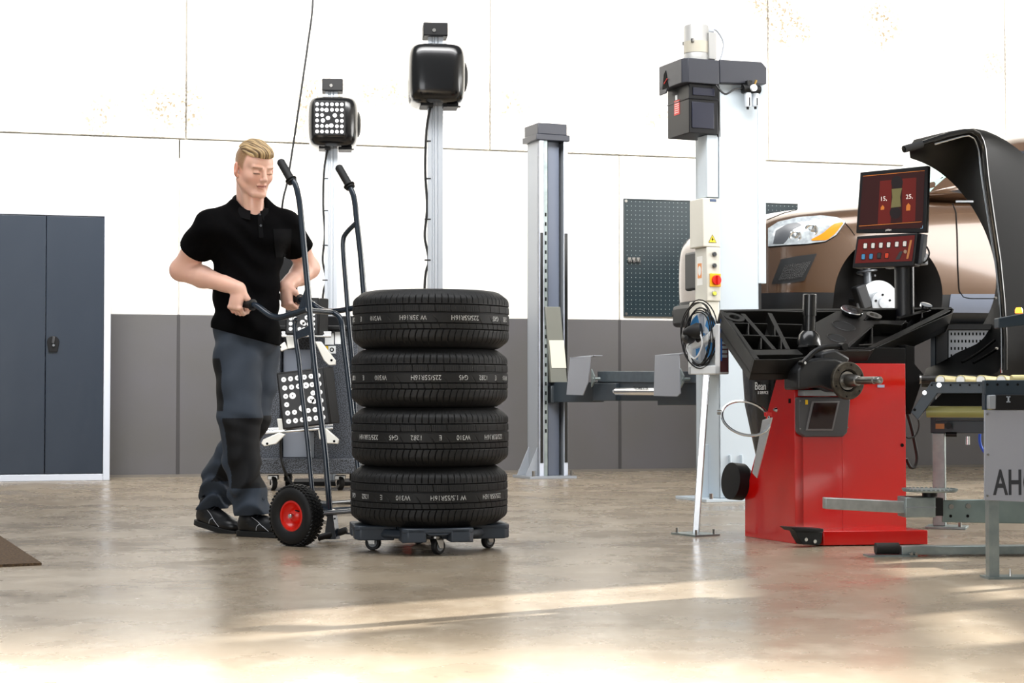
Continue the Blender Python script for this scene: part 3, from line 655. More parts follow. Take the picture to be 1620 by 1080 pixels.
# ================================================================ HAND TRUCK FOR TYRES
m_frame = mat('dark_blue_powder_coat', '#1f2a36', .25, coat=.4)
CF = Fr((-.798, 7.58, 0), R(-37)); YF = .28
def truck():
    h = lambda px, py, v=0.0: CF.hit(px, py, 'y', v)
    H = lambda pts, v=0.0: [h(px, py, v) for px, py in pts]
    t = thing('tyre_hand_truck', 'dark blue tubular hand truck with tall handles and a red-hubbed wheel, pushed by the man', 'hand truck', CF)
    # near upright and its flat straps
    nu = H([(459, 280), (467, 291), (472, 310), (475, 330), (480, 381), (486, 446), (497, 571), (507, 655), (515, 722), (524, 838)])
    b = B(); b.tube(nu, .0135, sm=3, n=14); b.build('upright', m_frame, t)
    fu = H([(548, 288), (556, 301), (561, 318), (565, 355), (571, 407), (576, 467), (588, 571), (600, 655), (616, 770)], YF)
    b = B(); b.tube(fu, .0135, sm=3, n=14); b.build('upright', m_frame, t)
    for pts, v in ((((443, 254), (463, 289)), 0), (((535, 263), (555, 298)), YF)):
        a, c = H(pts, v); d = (c-a).normalized(); L_ = (c-a).length
        b = B(); pr = []; n = 22
        for i in range(n+1): pr += [(.0195-.0018*(i % 2)-(.006 if i == 0 else 0), L_*.86*i/n)]
        b.lathe([(0, 0)]+pr+[(.012, L_*.86)], a, d, 24)
        b.lathe([(.014, L_*.84), (.027, L_*.85), (.027, L_*.88), (.014, L_*.89)], a, d, 24, closed=True)
        b.lathe([(.014, L_*.93), (.023, L_*.94), (.023, L_*.97), (.014, L_*.98)], a, d, 24, closed=True)
        b.build('rubber_grip', m_rubber, t, ang=60)
    # inner members
    b = B(); b.tube(H([(472, 506), (467, 508), (468, 537), (473, 571), (477, 615), (487, 700), (493, 767), (497, 797)], -.01), .011, sm=3, n=12); b.build('inner_tube', m_frame, t)
    b = B(); b.tube([h(488, 491, 0)]+H([(527, 494), (537, 500), (541, 512), (543, 535), (550, 593), (558, 660), (567, 745)], .21), .0125, fl=.04, n=12); b.build('inner_tube', m_frame, t)
    b = B(); b.tube(H([(564, 352), (549, 367), (543, 380), (544, 410), (548, 460), (552, 516), (557, 571), (562, 666), (570, 745), (572, 770)], YF-.005), .0115, sm=4, n=12); b.build('inner_tube', m_frame, t)
    # handles towards the man
    hb = [h(365, 476, -.03), h(399, 482, -.03), h(408, 485, -.03), h(420, 494, -.03), h(430, 500, -.028), h(441, 502, -.025), h(455, 499, -.02), h(487, 489, -.012)]
    b = B(); b.tube(hb, .0145, sm=5, n=14); hn = b.build('push_handle', m_frame, t)
    global GRIP_N, GRIP_F, GRIP_D
    GRIP_N = (CF.Wd(hb[0])+CF.Wd(hb[1]))/2; GRIP_D = (CF.Wd(hb[1])-CF.Wd(hb[0])).normalized()
    d = (hb[1]-hb[0]).normalized(); b = B(); b.lathe([(.015, -.13), (.019, -.128), (.019, .0), (.027, .004), (.027, .012), (.015, .014)], hb[1]-d*.006, d, 24, closed=True); b.build('handle_grip', m_rubber, hn)
    hf = [h(452, 470, YF+.01), h(474, 473, YF+.01), h(487, 476, YF+.01), h(497, 483, YF), h(511, 491, YF), h(530, 492, YF), h(560, 487, YF), h(578, 482, YF)]
    b = B(); b.tube(hf, .0135, sm=5, n=14); hn2 = b.build('push_handle', m_frame, t)
    GRIP_F = (CF.Wd(hf[0])+CF.Wd(hf[1]))/2
    d = (hf[1]-hf[0]).normalized(); b = B(); b.lathe([(.015, -.12), (.019, -.118), (.019, .0), (.025, .004), (.025, .012), (.015, .014)], hf[1]-d*.006, d, 24, closed=True); b.build('handle_grip', m_rubber, hn2)
    # gussets
    b = B(); b.prism(H([(482, 458), (470, 492), (487, 488), (487, 462)], -.004), (0, .006, 0)); b.build('gusset_plate', m_frame, t, bevel=.001)
    b = B(); b.prism(H([(467, 525), (489, 515), (491, 529), (468, 537)], -.014), (0, .008, 0)); b.build('gusset_plate', m_frame, t, bevel=.001)
    # axle, wheels
    wc = Vector((.035, -.262, .13)); ax = Vector((0, -1, 0))
    b = B(); b.cyl((.035, -.262, .13), (.035, YF+.26, .13), .011); b.build('axle', m_frame, t)
    p1 = h(497, 797, -.01); p2 = h(522, 815, 0)
    b = B(); b.bar((p1.x, -.01, p1.z), (.035, -.01, .13), .006, .05, up=(0, 1, 0)); b.prism([(p1.x-.01, -.012, p1.z+.01), (p2.x, -.012, p2.z+.05), (p2.x, -.012, p2.z-.01), (.03, -.012, .10), (.01, -.012, .12)], (0, .005, 0)); b.build('axle_bracket', m_frame, t, bevel=.001)
    b = B(); b.tube([(p1.x+.0, 0, p1.z-.03), (p1.x+.03, YF+.03, p1.z-.03)], .009); b.tube([(p1.x+.0, 0, p1.z+.0), (p1.x+.0, YF, p1.z+.0)], .008); b.build('cross_bar', m_frame, t)
    def wheel(c, s):
        b = B(); r = .131
        b.lathe([(.062, -.026), (.072, -.036), (.098, -.044), (.118, -.038), (.128, -.024), (.131, 0), (.128, .024), (.118, .038), (.098, .044), (.072, .036), (.062, .026)], c, ax, 64, closed=True)
        w = b.build('wheel', m_tyre, t, ang=60)
        b = B(); n = 46                                   # lozenge tread blocks
        u, q, dd = _basis(ax)
        for k in range(n):
            for j, (yo, rr_) in enumerate(((-.029, .1265), (-.0145, .1305), (0, .1315), (.0145, .1305), (.029, .1265))):
                a = 2*math.pi*(k+.5*(j % 2))/n; e = u*math.cos(a)+q*math.sin(a); tn = -u*math.sin(a)+q*math.cos(a); hw = .0092
                base = [e*(rr_-.0015)+dd*(yo+hw), e*rr_+tn*hw*.85+dd*yo, e*rr_+dd*(yo-hw), e*rr_-tn*hw*.85+dd*yo]
                top = [e*.0036+p_*.97+(e*rr_+dd*yo)*.03 for p_ in base]
                b.add([Vector(c)+p_ for p_ in base]+[Vector(c)+p_+e*.001 for p_ in top], [(4, 5, 6, 7), (0, 1, 5, 4), (1, 2, 6, 5), (2, 3, 7, 6), (3, 0, 4, 7)])
        b.build('tread', m_tyre, w, smooth=False)
        o = Vector(c)+ax*s*.0
        b = B(); b.lathe([(.064, -.028), (.066, .030), (.058, .031), (.054, .014), (.036, .002), (.030, .010), (.018, .022), (.0, .022)], o, ax*s, 48); rim = b.build('rim', mat('bright_red_plastic', '#e2200f', .3, coat=.3), w, ang=50)
        b = B(); b.lathe([(.012, .02), (.012, .034), (.008, .040), (0, .042)], o, ax*s, 20); b.build('axle_cap', m_chrome, rim)
        b = B(); b.cyl(o+ax*s*.012+Vector((.03, 0, .02)), o+ax*s*.03+Vector((.024, 0, .025)), .003); b.build('valve', m_rubber, rim)
    wheel(wc, 1); wheel(Vector((.035, YF+.26, .13)), -1)
    # toe: foot plate, spring, cross rollers
    b = B(); b.prism(H([(518, 812), (526, 812), (531, 853), (512, 853)], -.02), (0, .03, 0)); b.build('foot_plate', m_frame, t, bevel=.002)
    a = h(504, 850, -.05); c = h(541, 841, .02); b = B(); b.cyl(a, c, .014); b.cyl(a-(c-a).normalized()*.004, a+(c-a)*.06, .016); b.cyl(c-(c-a)*.15, h(549, 838, .03), .0155); b.build('toe_roller', m_rubber, t, bevel=.002)
    b = B(); b.tube([h(541, 843, .02), h(572, 845, .05)], .004); b.build('toe_rod', m_frame, t)
    a = h(497, 823, .0); c = h(517, 826, .02); pts = []
    for i in range(90):
        s = i/89; an = s*2*math.pi*11; pts.append(a+(c-a)*s+Vector((0, math.cos(an), math.sin(an)))*.009)
    b = B(); b.tube(pts, .0014, n=5); b.build('spring', m_steel, t)
truck()

# ================================================================ ALIGNER TROLLEY WITH WHEEL CLAMPS
def trolley():
    Y = 11.5; fr = Fr((W(485, 620, Y).x, Y, 0), 0); s = Y/2700
    h = lambda px, py, v=0.0: fr.hit(px, py, 'y', v)
    m_sp = mat('black_speckled_lacquer', '#17181b', .5, noise=(160, .12, '#5b6069'))
    t = thing('alignment_trolley', 'black speckled alignment cabinet on castors behind the hand truck', 'trolley', fr)
    x0 = h(411, 700).x; x1 = h(566, 700).x; zt = h(480, 522).z; zb = h(480, 748).z; xa = h(443, 600).x; xb = h(497, 600).x; z2 = h(480, 724).z
    b = B(); b.box(x0, xa, .0, .4, zb, zt); b.box(xb, x1, 0, .4, zb, zt); b.box(xa, xb, .12, .4, zb, zt); b.build('cabinet_body', m_sp, t, bevel=.006)
    b = B(); b.box(x0-.01, x1+.01, -.12, .02, zb, z2); b.build('bumper', m_sp, t, bevel=.006)
    b = B(); b.box(xa+.01, xb-.03, .09, .12, h(460, 588).z, h(460, 552).z); b.build('door', mat('satin_grey_panel', '#7f8694', .35), t, bevel=.003)
    b = B(); b.box(xa+.01, xb-.03, .09, .12, z2, h(460, 684).z); d = b.build('door', mat('pale_grey_panel', '#9ba1ac', .4), t, bevel=.003)
    b = B(); b.cyl((xb-.06, .09, h(470, 703).z), (xb-.06, .083, h(470, 703).z), .006); b.build('door_lock', m_matt, d)
    b = B(); b.box(xb-.03, xb, .05, .12, z2, h(470, 684).z); b.build('steel_jamb', m_gcol, t)
    b = B(); b.box(x0, x1, -.04, .4, zt, zt+.03); b.box(x0, x1, .1, .14, zt+.03, zt+.10); b.build('worktop', m_black, t, bevel=.006)
    for px, py, w in ((432, 774, 1), (538, 774, -1)):
        c = h(px, 762, .02); r = .05
        b = B(); b.lathe([(.0, -.016), (r-.006, -.016), (r, -.01), (r, .01), (r-.006, .016), (0, .016)], (c.x, .02, r), (1, .5, 0), 28); wh = b.build('castor_wheel', m_rubber, t)
        b = B(); b.lathe([(.018, -.018), (.04, -.0175), (.04, .0175), (.018, .018)], (c.x, .02, r), (1, .5, 0), 24, closed=True); b.build('wheel_rim', m_chrome, wh)
        b = B(); b.rbox((c.x, .03, .085), (.07, .07, .03)); b.build('castor_fork', m_steel, t, bevel=.004)
        b = B(); b.cyl((c.x+.05, .3, r), (c.x+.08, .3, r), r); b.box(c.x+.04, c.x+.09, .27, .33, r, zb+.01); b.build('rear_castor', m_black, t)
    # monitor standing on the top
    b = B(); b.box(h(392, 430).x, h(466, 430).x, .12, .17, h(450, 458).z, h(450, 404).z); mo = b.build('monitor', m_black, t, bevel=.006)
    b = B(); b.box(h(425, 430).x-.03, h(425, 430).x+.03, .16, .19, zt, h(450, 450).z); b.build('monitor_stand', m_black, t)
    # stickers
    for pts, m, n in (([(510, 547), (519, 547), (519, 559), (510, 559)], mat('sticker_yellow', '#e9bf1e', .5), 'yellow_sticker'), ([(519.5, 547), (531, 547), (531, 559), (519.5, 559)], m_white, 'white_sticker'), ([(530, 525), (539, 525), (539, 544), (530, 544)], m_white, 'paper_label'), ([(514, 527), (528, 527), (528, 545), (514, 545)], m_white, 'document_holder')):
        b = B(); b.prism([h(x, y, -.004) for x, y in pts], (0, .004, 0)); st = b.build(n, m, t)
        if n == 'white_sticker':
            c = h(525, 553, -.0045); b = B(); b.lathe([(.008, 0), (.015, 0), (.015, .0006), (.008, .0006)], c, (0, -1, 0), 20, closed=True); b.build('printed_ring', m_matt, st)
        if n == 'yellow_sticker':
            c = h(514.5, 553, -.0045); b = B(); b.tube([c+Vector((-.008, 0, .01)), c+Vector((.006, 0, .01)), c+Vector((.0, 0, .0)), c+Vector((.008, 0, -.006)), c+Vector((-.004, 0, -.012))], .002, n=5); b.build('printed_symbol', m_matt, st)
    # clamps hanging in front
    def clamp(cx, cy, w, hh, rot, label, n, skip, big, wings, cone, v):
        c = h(cx, cy, v); cf = Fr(fr.Wd((c.x, c.y, 0)), 0)
        q = thing('wheel_clamp', label, 'wheel clamp', cf, 'wheel clamps with dotted targets')
        ux = Vector((math.cos(rot), .0, math.sin(rot))); uz = Vector((-math.sin(rot), 0, math.cos(rot))); w *= s; hh *= s
        o = Vector((0, 0, c.z))-ux*w/2-uz*hh/2
        b = B(); b.prism([o, o+ux*w, o+ux*w+uz*hh, o+uz*hh], (0, .05, 0)); b.prism([o+ux*w+Vector((0, .01, 0)), o+ux*(w+.05)+Vector((0, .08, 0)), o+ux*(w+.05)+uz*hh+Vector((0, .08, 0)), o+ux*w+uz*hh+Vector((0, .01, 0))], (0, .03, 0))
        f = b.build('target_frame', m_black, q, bevel=.006)
        b = B(); e = .012; oo = o+ux*e+uz*e+Vector((0, -.003, 0)); b.prism([oo, oo+ux*(w-2*e), oo+ux*(w-2*e)+uz*(hh-2*e), oo+uz*(hh-2*e)], (0, .003, 0)); tp = b.build('target_plate', MATS['black_target_face'], f)
        b = B(); dots(b, oo+ux*.01+uz*.01+Vector((0, -.0015, 0)), ux, uz, w-2*e-.02, hh-2*e-.02, n, .0165 if cone else .0125, skip=skip, big=big, cone=cone); b.build('dot_pattern', m_dot, tp, smooth=False)
        m_al = mat('cast_silver_aluminium', '#dcdad2', .35, metal=.4)
        zr = wings[0][1]; g = lambda px, py, vv=v+.06: h(px, py, vv)-Vector((c.x, c.y, 0))
        b = B(); b.cyl(g(wings[0][0], wings[0][1]), g(wings[1][0], wings[1][1]), .012); b.cyl(g(wings[0][0], wings[0][1]-5), g(wings[1][0], wings[1][1]-5), .009); b.build('cross_bar', m_chrome, q)
        for wg in wings[2:]:
            b = B(); b.prism([g(x, y, v+.02) for x, y in wg], (0, .03, 0)); pl = b.build('claw_arm', m_al, q, bevel=.005)
            tip = wg[len(wg)//2]; p = g(tip[0]*.8+wg[0][0]*.2, tip[1]*.8+wg[0][1]*.2, v+.018); b = B(); b.cyl(p, p+Vector((0, .004, 0)), .008); b.build('claw_slot', m_matt, pl)
        b = B(); b.box(-.06, .06, .05, -v-.045, c.z-.10, c.z+.10); b.build('holder_block', MATS['black_speckled_lacquer'], q, bevel=.004)
        b = B(); b.prism([g(x, y, v+.05) for x, y in ((wings[2][0]), (wings[2][0][0]+12, wings[2][0][1]-2), (wings[2][0][0]+10, wings[2][0][1]-22), (wings[2][0][0]-3, wings[2][0][1]-22))], (0, .02, 0)); b.build('clamp_body', m_al, q, bevel=.004)
    clamp(480, 630, 74, 88, R(7), 'lower wheel clamp with a large tilted plate of white dots', 6, ((1, 2), (1, 3), (2, 1), (2, 2), (2, 3), (3, 3), (3, 2), (3, 4)), ((.25, .58, 1.3), (.44, .31, 1.25), (.60, .75, 1.25), (.68, .46, 1.45)),
          [(420, 684), (527, 676), [(441, 684), (452, 687), (437, 702), (418, 706), (413, 701), (416, 695)], [(503, 680), (516, 677), (536, 695), (535, 702), (515, 701), (505, 694)]], True, -.30)
    clamp(478, 500, 52, 58, R(-1), 'upper wheel clamp with a small upright plate of white dots', 6, ((2, 3), (2, 2), (3, 2), (2, 1), (3, 3)), ((.52, .30, 1.3), (.68, .46, 1.2)),
          [(446, 531), (524, 531), [(455, 552), (445, 556), (440, 548), (450, 540)], [(498, 540), (508, 540), (531, 570), (531, 577), (520, 578), (512, 570)]], False, -.26)
    b = B(); b.tube([fr.Wd(h(446, 660, -.2)), fr.Wd(h(444, 700, -.18)), fr.Wd(h(447, 735, -.18)), fr.Wd(h(462, 764, -.2)), Vector((-1.22, 10.4, .012)), Vector((-1.0, 10.0, .012)), Vector((-.7, 10.1, .012)), Vector((-.2, 10.3, .012))], .008, sm=8)
    tag(b.build('floor_cable', m_cable), 'black cable running down the trolley front and over the floor', 'cable')
    a = h(500, 513, .0); 
trolley()
# ================================================================ SOFT SHAPES: signed-distance grid turned into one mesh
class Soft:
    def __init__(s, lo, hi, h):
        s.lo = np.array(lo, np.float32); s.h = h; s.n = [int(math.ceil((b_-a_)/h))+1 for a_, b_ in zip(lo, hi)]; s.G = np.full(s.n, 1.0, np.float32)
    def sl(s, lo, hi):
        r = []
        for i in range(3):
            a = max(0, int((lo[i]-s.lo[i])/s.h)); c = min(s.n[i], int((hi[i]-s.lo[i])/s.h)+2); r.append(slice(a, max(a, c)))
        ax = [(s.lo[i]+s.h*np.arange(r[i].start, r[i].stop, dtype=np.float32)).reshape([-1 if j == i else 1 for j in range(3)]) for i in range(3)]
        return tuple(r), ax
    def put(s, fn, lo, hi, k, mode='u'):
        m = k+.012; sl, (X, Y, Z) = s.sl([a-m for a in lo], [a+m for a in hi]); d = fn(X, Y, Z); g = s.G[sl]
        if g.size == 0: return
        if mode == 'u':
            t = np.clip(.5+.5*(g-d)/k, 0, 1); s.G[sl] = g*(1-t)+d*t-k*t*(1-t)
        else:   # subtract
            d = -d; t = np.clip(.5-.5*(g-d)/k, 0, 1); s.G[sl] = g*(1-t)+d*t+k*t*(1-t)
    def cone(s, a, b_, ra, rb, k=.02, mode='u'):
        a = np.array(a, np.float32); c = np.array(b_, np.float32); ab = c-a; L2 = float(ab@ab)
        def fn(X, Y, Z):
            t = np.clip(((X-a[0])*ab[0]+(Y-a[1])*ab[1]+(Z-a[2])*ab[2])/L2, 0, 1)
            return np.sqrt((X-a[0]-t*ab[0])**2+(Y-a[1]-t*ab[1])**2+(Z-a[2]-t*ab[2])**2)-(ra+(rb-ra)*t)
        r = max(ra, rb); s.put(fn, np.minimum(a, c)-r, np.maximum(a, c)+r, k, mode)
    def ell(s, c, r, M=None, k=.02, mode='u'):
        c = np.array(c, np.float32); r = np.array(r, np.float32); M = np.eye(3) if M is None else np.array(M)  # columns: local axes
        def fn(X, Y, Z):
            x = X-c[0]; y = Y-c[1]; z = Z-c[2]; q = [(x*M[0][i]+y*M[1][i]+z*M[2][i]) for i in range(3)]
            k0 = np.sqrt(sum((q[i]/r[i])**2 for i in range(3)))+1e-6; k1 = np.sqrt(sum((q[i]/r[i]**2)**2 for i in range(3)))+1e-6
            return k0*(k0-1)/k1
        R_ = max(r); s.put(fn, c-R_, c+R_, k, mode)
    def half(s, p, n, lo, hi, k=.004):     # cut away what lies beyond the plane, inside the box
        p = np.array(p, np.float32); n = np.array(n, np.float32); n = n/np.linalg.norm(n)
        s.put(lambda X, Y, Z: -((X-p[0])*n[0]+(Y-p[1])*n[1]+(Z-p[2])*n[2]), lo, hi, k, 'c')
    def warp(s, fn, band=.03):
        X = s.lo[0]+s.h*np.arange(s.n[0], dtype=np.float32).reshape(-1, 1, 1); Y = s.lo[1]+s.h*np.arange(s.n[1], dtype=np.float32).reshape(1, -1, 1); Z = s.lo[2]+s.h*np.arange(s.n[2], dtype=np.float32).reshape(1, 1, -1)
        s.G += fn(X, Y, Z).astype(np.float32)
    def mesh(s, keep=True):
        G = s.G; S = G < 0; nx, ny, nz = G.shape
        c = np.zeros((nx-1, ny-1, nz-1), np.int8)
        for i in (0, 1):
            for j in (0, 1):
                for k in (0, 1): c += S[i:nx-1+i, j:ny-1+j, k:nz-1+k]
        mask = (c > 0) & (c < 8); cells = np.argwhere(mask); idx = np.full(mask.shape, -1, np.int32); idx[mask] = np.arange(len(cells))
        pos = np.zeros((len(cells), 3)); cnt = np.zeros(len(cells))
        cs = [(i, j, k) for i in (0, 1) for j in (0, 1) for k in (0, 1)]
        for a in cs:
            for b_ in cs:
                if sum(b_)-sum(a) == 1 and all(q >= p for p, q in zip(a, b_)):
                    ga = G[cells[:, 0]+a[0], cells[:, 1]+a[1], cells[:, 2]+a[2]]; gb = G[cells[:, 0]+b_[0], cells[:, 1]+b_[1], cells[:, 2]+b_[2]]
                    cr = (ga < 0) != (gb < 0); t = np.where(cr, ga/np.where(ga == gb, 1, ga-gb), 0)
                    p = np.array(a)[None]+t[:, None]*(np.array(b_)-np.array(a))[None]; pos[cr] += p[cr]; cnt[cr] += 1
        V = s.lo+s.h*(cells+pos/cnt[:, None]); Fs = []
        for ax in range(3):
            o1, o2 = [(1, 2), (2, 0), (0, 1)][ax]
            def cut(dax, d1, d2):
                r = [None]*3; r[ax] = slice(0, -1) if dax == 0 else slice(1, None); r[o1] = slice(1, -1); r[o2] = slice(1, -1); return S[tuple(r)]
            A = cut(0, 0, 0); Bq = cut(1, 0, 0); e = np.argwhere(A != Bq)
            sg = A[tuple(e.T)]
            base = e.copy(); base[:, o1] += 1; base[:, o2] += 1
            def cell(d1, d2): q = base.copy(); q[:, o1] += d1; q[:, o2] += d2; return idx[tuple(q.T)]
            f = np.stack([cell(-1, -1), cell(0, -1), cell(0, 0), cell(-1, 0)], 1); f[~sg] = f[~sg][:, ::-1]; Fs.append(f)
        return V, np.concatenate(Fs)
_put0 = Soft.put
def _put(s, fn, lo, hi, k, mode='u'):
    if mode == 'c':
        sl, (X, Y, Z) = s.sl(lo, hi); s.G[sl] = np.maximum(s.G[sl], -fn(X, Y, Z)); return
    _put0(s, fn, lo, hi, k, mode)
Soft.put = _put
def np_mesh(name, V, Fq, m, parent=None, org=None, col=None):
    me = bpy.data.meshes.new(name); V = V-np.array(org if org is not None else (0, 0, 0))
    me.vertices.add(len(V)); me.vertices.foreach_set('co', V.astype(np.float32).ravel())
    me.loops.add(Fq.size); me.loops.foreach_set('vertex_index', Fq.astype(np.int32).ravel())
    me.polygons.add(len(Fq)); me.polygons.foreach_set('loop_start', np.arange(0, Fq.size, 4, dtype=np.int32)); me.polygons.foreach_set('loop_total', np.full(len(Fq), 4, np.int32))
    me.update(calc_edges=True); me.validate(); me.polygons.foreach_set('use_smooth', [True]*len(me.polygons)); me.materials.append(m)
    if col is not None:
        a = me.color_attributes.new('Col', 'FLOAT_COLOR', 'POINT'); a.data.foreach_set('color', np.concatenate([col, np.ones((len(col), 1))], 1).astype(np.float32).ravel())
    o = bpy.data.objects.new(name, me); COL.objects.link(o)
    if parent: o.parent = parent
    return o
def bvh_of(o, M=None):
    me = o.data; M = M or Matrix.Identity(4); return BVHTree.FromPolygons([M @ v.co for v in me.vertices], [tuple(p.vertices) for p in me.polygons])
def polyl(pts, n):
    P = [Vector((x, y)) for x, y in pts]; L_ = [0]
    for a, c in zip(P, P[1:]): L_.append(L_[-1]+(c-a).length)
    out = []
    for i in range(n+1):
        s = L_[-1]*i/n; j = 0
        while j < len(P)-2 and L_[j+1] < s: j += 1
        out.append(P[j].lerp(P[j+1], (s-L_[j])/max(1e-9, L_[j+1]-L_[j])))
    return out
def patch(bv, A, C, nu=16, nv=8, off=.002, thick=.004, b=None, org=None):
    """panel lying on a curved body: two outlines of the photo are carried onto it, with real thickness"""
    org = Vector(org) if org is not None else Vector((0, 0, 0))
    A = polyl(A, nu); C = polyl(C, nu); O = Vector((0, 0, CAMZ)); top = []; last = None; bot = []
    for j in range(nv+1):
        for i in range(nu+1):
            p = A[i].lerp(C[i], j/nv); d = ray(p.x, p.y).normalized(); loc, nrm, fi, ds = bv.ray_cast(O, d)
            if loc is None:
                if last is None: loc = O+d*8; nrm = -d
                else: loc = O+d*last[0]; nrm = last[1]
            else: last = (ds, nrm)
            if nrm.dot(d) > 0: nrm = -nrm
            top.append(loc+nrm*off-org); bot.append(loc-nrm*thick-org)
    b = b or B(); n = nu+1; T = len(top); f = [(j*n+i, j*n+i+1, (j+1)*n+i+1, (j+1)*n+i) for j in range(nv) for i in range(nu)]
    ring = [i for i in range(nu)]+[j*n+nu for j in range(nv)]+[nv*n+i for i in range(nu, 0, -1)]+[j*n for j in range(nv, 0, -1)]
    f2 = [tuple(T+k for k in q[::-1]) for q in f]; sd = [(ring[k], ring[(k+1) % len(ring)], T+ring[(k+1) % len(ring)], T+ring[k]) for k in range(len(ring))]
    b.add(top+bot, f+f2+sd); return b

# ================================================================ THE MAN
def person():
    P = lambda px, py, Y: np.array(W(px, py, Y))
    org = np.array([-1.27, 7.95, 0.0]); root = thing('person', 'young blond man in black polo shirt and grey work trousers pushing the hand truck', 'person', Fr(org, 0))
    def lin(h): return np.array(srgb(h)[:3])
    psi = R(26); tx = np.array([math.cos(psi), math.sin(psi), 0]); ty = np.array([-math.sin(psi), math.cos(psi), 0]); TMx = np.stack([tx, ty, [0, 0, 1]], 1)
    sR, sL = P(333, 360, 7.93), P(451, 358, 8.09)
    eR, eL = P(286, 427, 8.05), P(489, 424, 8.27)
    gN, gF, gD = np.array(GRIP_N), np.array(GRIP_F), np.array(GRIP_D)
    nb = P(396, 334, 8.03)
    # --- head frame
    hy, hp, sc = R(37), R(17), 1.045
    Mh = np.array((Matrix.Rotation(hy, 3, 'Z') @ Matrix.Rotation(hp, 3, 'X') @ Matrix.Rotation(R(-2), 3, 'Y')))
    hc = P(403, 267, 7.96)
    def hd(x, y, z): return hc+Mh @ (np.array([x, y, z])*sc)
    g = Soft((-1.64, 7.66, .93), (-.90, 8.44, 1.90), .0033)
    # torso hidden by the shirt, neck, arms
    g.ell(P(392, 395, 8.04), (.15, .09, .19), TMx, .04); g.ell(P(388, 480, 8.05), (.13, .085, .15), TMx, .04)
    g.cone(sR, sL, .055, .055, .04)
    g.cone(hd(0, .046, -.05), nb+[0, .02, -.03], .058, .068, .025)
    g.cone(hd(-.04, .0, -.07), nb+tx*-.02+ty*-.055+[0, 0, -.02], .018, .016, .03); g.cone(hd(.04, .0, -.07), nb+tx*.02+ty*-.055+[0, 0, -.02], .018, .016, .03)
    for s_, e_, dpt in ((sR, eR, 0), (sL, eL, 0)):
        g.cone(s_, s_*.55+e_*.45, .062, .060, .03); g.cone(s_*.55+e_*.45, e_, .060, .046, .03)
    def hand(gc, s, dwn, side, name):
        """gc grip centre, s along the grip towards the thumb, dwn wrist->knuckles"""
        s = s/np.linalg.norm(s); d = dwn-s*(dwn@s); d /= np.linalg.norm(d); n = np.cross(s, d)*side; n /= np.linalg.norm(n)   # palm normal, towards the grip
        K = gc-n*.034                                # middle of the palm plane
        wr = K-d*.062-s*.006+n*.004
        for q in (-.028, -.010, .010, .028): g.cone(wr+s*q*.62+d*.014, K+s*q+d*.026, .0165, .0135, .012)
        g.ell(K-d*.012, (.036, .042, .018), np.stack([s, d, n], 1), .012)
        for i, q in enumerate((.033, .011, -.011, -.032)):
            L_ = (.95, 1.05, 1.0, .82)[i]; r = (.0098, .0100, .0096, .0084)[i]
            k0 = K+s*q+d*.030+n*.001; k1 = k0+(d*.020+n*.030)*L_; k2 = k1+(n*.024-d*.014)*L_; k3 = k2+(-d*.022-n*.004)*L_
            g.cone(k0, k1, r*1.12, r, .006); g.cone(k1, k2, r, r*.95, .004); g.cone(k2, k3, r*.95, r*.82, .004)
            g.ell(k0-n*.003, (r*1.2, r*1.2, r*1.0), None, .006)
        t0 = wr+s*.026+d*.018+n*.010; t1 = t0+s*.022+d*.022+n*.012; t2 = t1+d*.026+n*.016+s*.002; t3 = t2+d*.016+n*.016-s*.004
        g.cone(t0, t1, .0175, .0135, .012); g.cone(t1, t2, .0125, .0108, .005); g.cone(t2, t3, .0108, .0092, .004)
        return wr, (t3, d, n)
    gd = -gD
    wR, thR = hand(gN, gD, np.array([.25, -.35, -.9]), 1, 'R')
    wL, thL = hand(gF, np.array([.45, -.5, .05]), np.array([-.1, .2, -.95]), 1, 'L')
    for e_, w_ in ((eR, wR), (eL, wL)):
        mid = e_*.62+w_*.38; g.cone(e_, mid, .049, .051, .03); g.cone(mid, w_, .050, .027, .02); g.cone(w_+(e_-w_)*.25, w_, .034, .026, .02)
    # head
    def E(x, y, z, rx, ry, rz, k=.012, mode='u', rot=None):
        M = Mh if rot is None else Mh @ np.array(rot); g.ell(hd(x, y, z), (rx*sc, ry*sc, rz*sc), M, k, mode)
    def C(a, c, ra, rb, k=.01, mode='u'): g.cone(hd(*a), hd(*c), ra*sc, rb*sc, k, mode)
    E(0, .016, .036, .0795, .098, .085, .02)
    E(0, -.012, -.020, .0695, .078, .088, .02)
    E(0, -.052, .040, .056, .036, .040, .02)
    C((-.058, .012, -.052), (-.022, -.058, -.101), .020, .018, .022); C((.058, .012, -.052), (.022, -.058, -.101), .020, .018, .022)
    E(0, -.074, -.100, .027, .020, .020, .018)
    E(-.040, -.050, -.026, .022, .022, .024, .022); E(.040, -.050, -.026, .022, .022, .024, .022)
    C((-.044, -.073, .021), (-.014, -.086, .017), .009, .009, .010); C((.044, -.073, .021), (.014, -.086, .017), .009, .009, .010)
    for sx in (-1, 1):
        E(sx*.031, -.094, .001, .0165, .012, .0095, .008, 's')
        E(sx*.031, -.0765, -.001, .0155, .0125, .0125, .004)
        C((sx*.020, -.087, -.0045), (sx*.042, -.082, -.0055), .0032, .0032, .003)
    C((0, -.088, .012), (0, -.107, -.027), .0065, .0100, .010); E(0, -.107, -.030, .0115, .010, .0095, .006)
    for sx in (-1, 1): E(sx*.0115, -.097, -.034, .0075, .009, .0070, .005); E(sx*.007, -.104, -.0405, .0035, .004, .003, .003, 's')
    C((0, -.093, -.044), (0, -.092, -.052), .0085, .006, .008)
    C((-.020, -.083, -.0585), (0, -.0925, -.0565), .0045, .0062, .006); C((.020, -.083, -.0585), (0, -.0925, -.0565), .0045, .0062, .006)
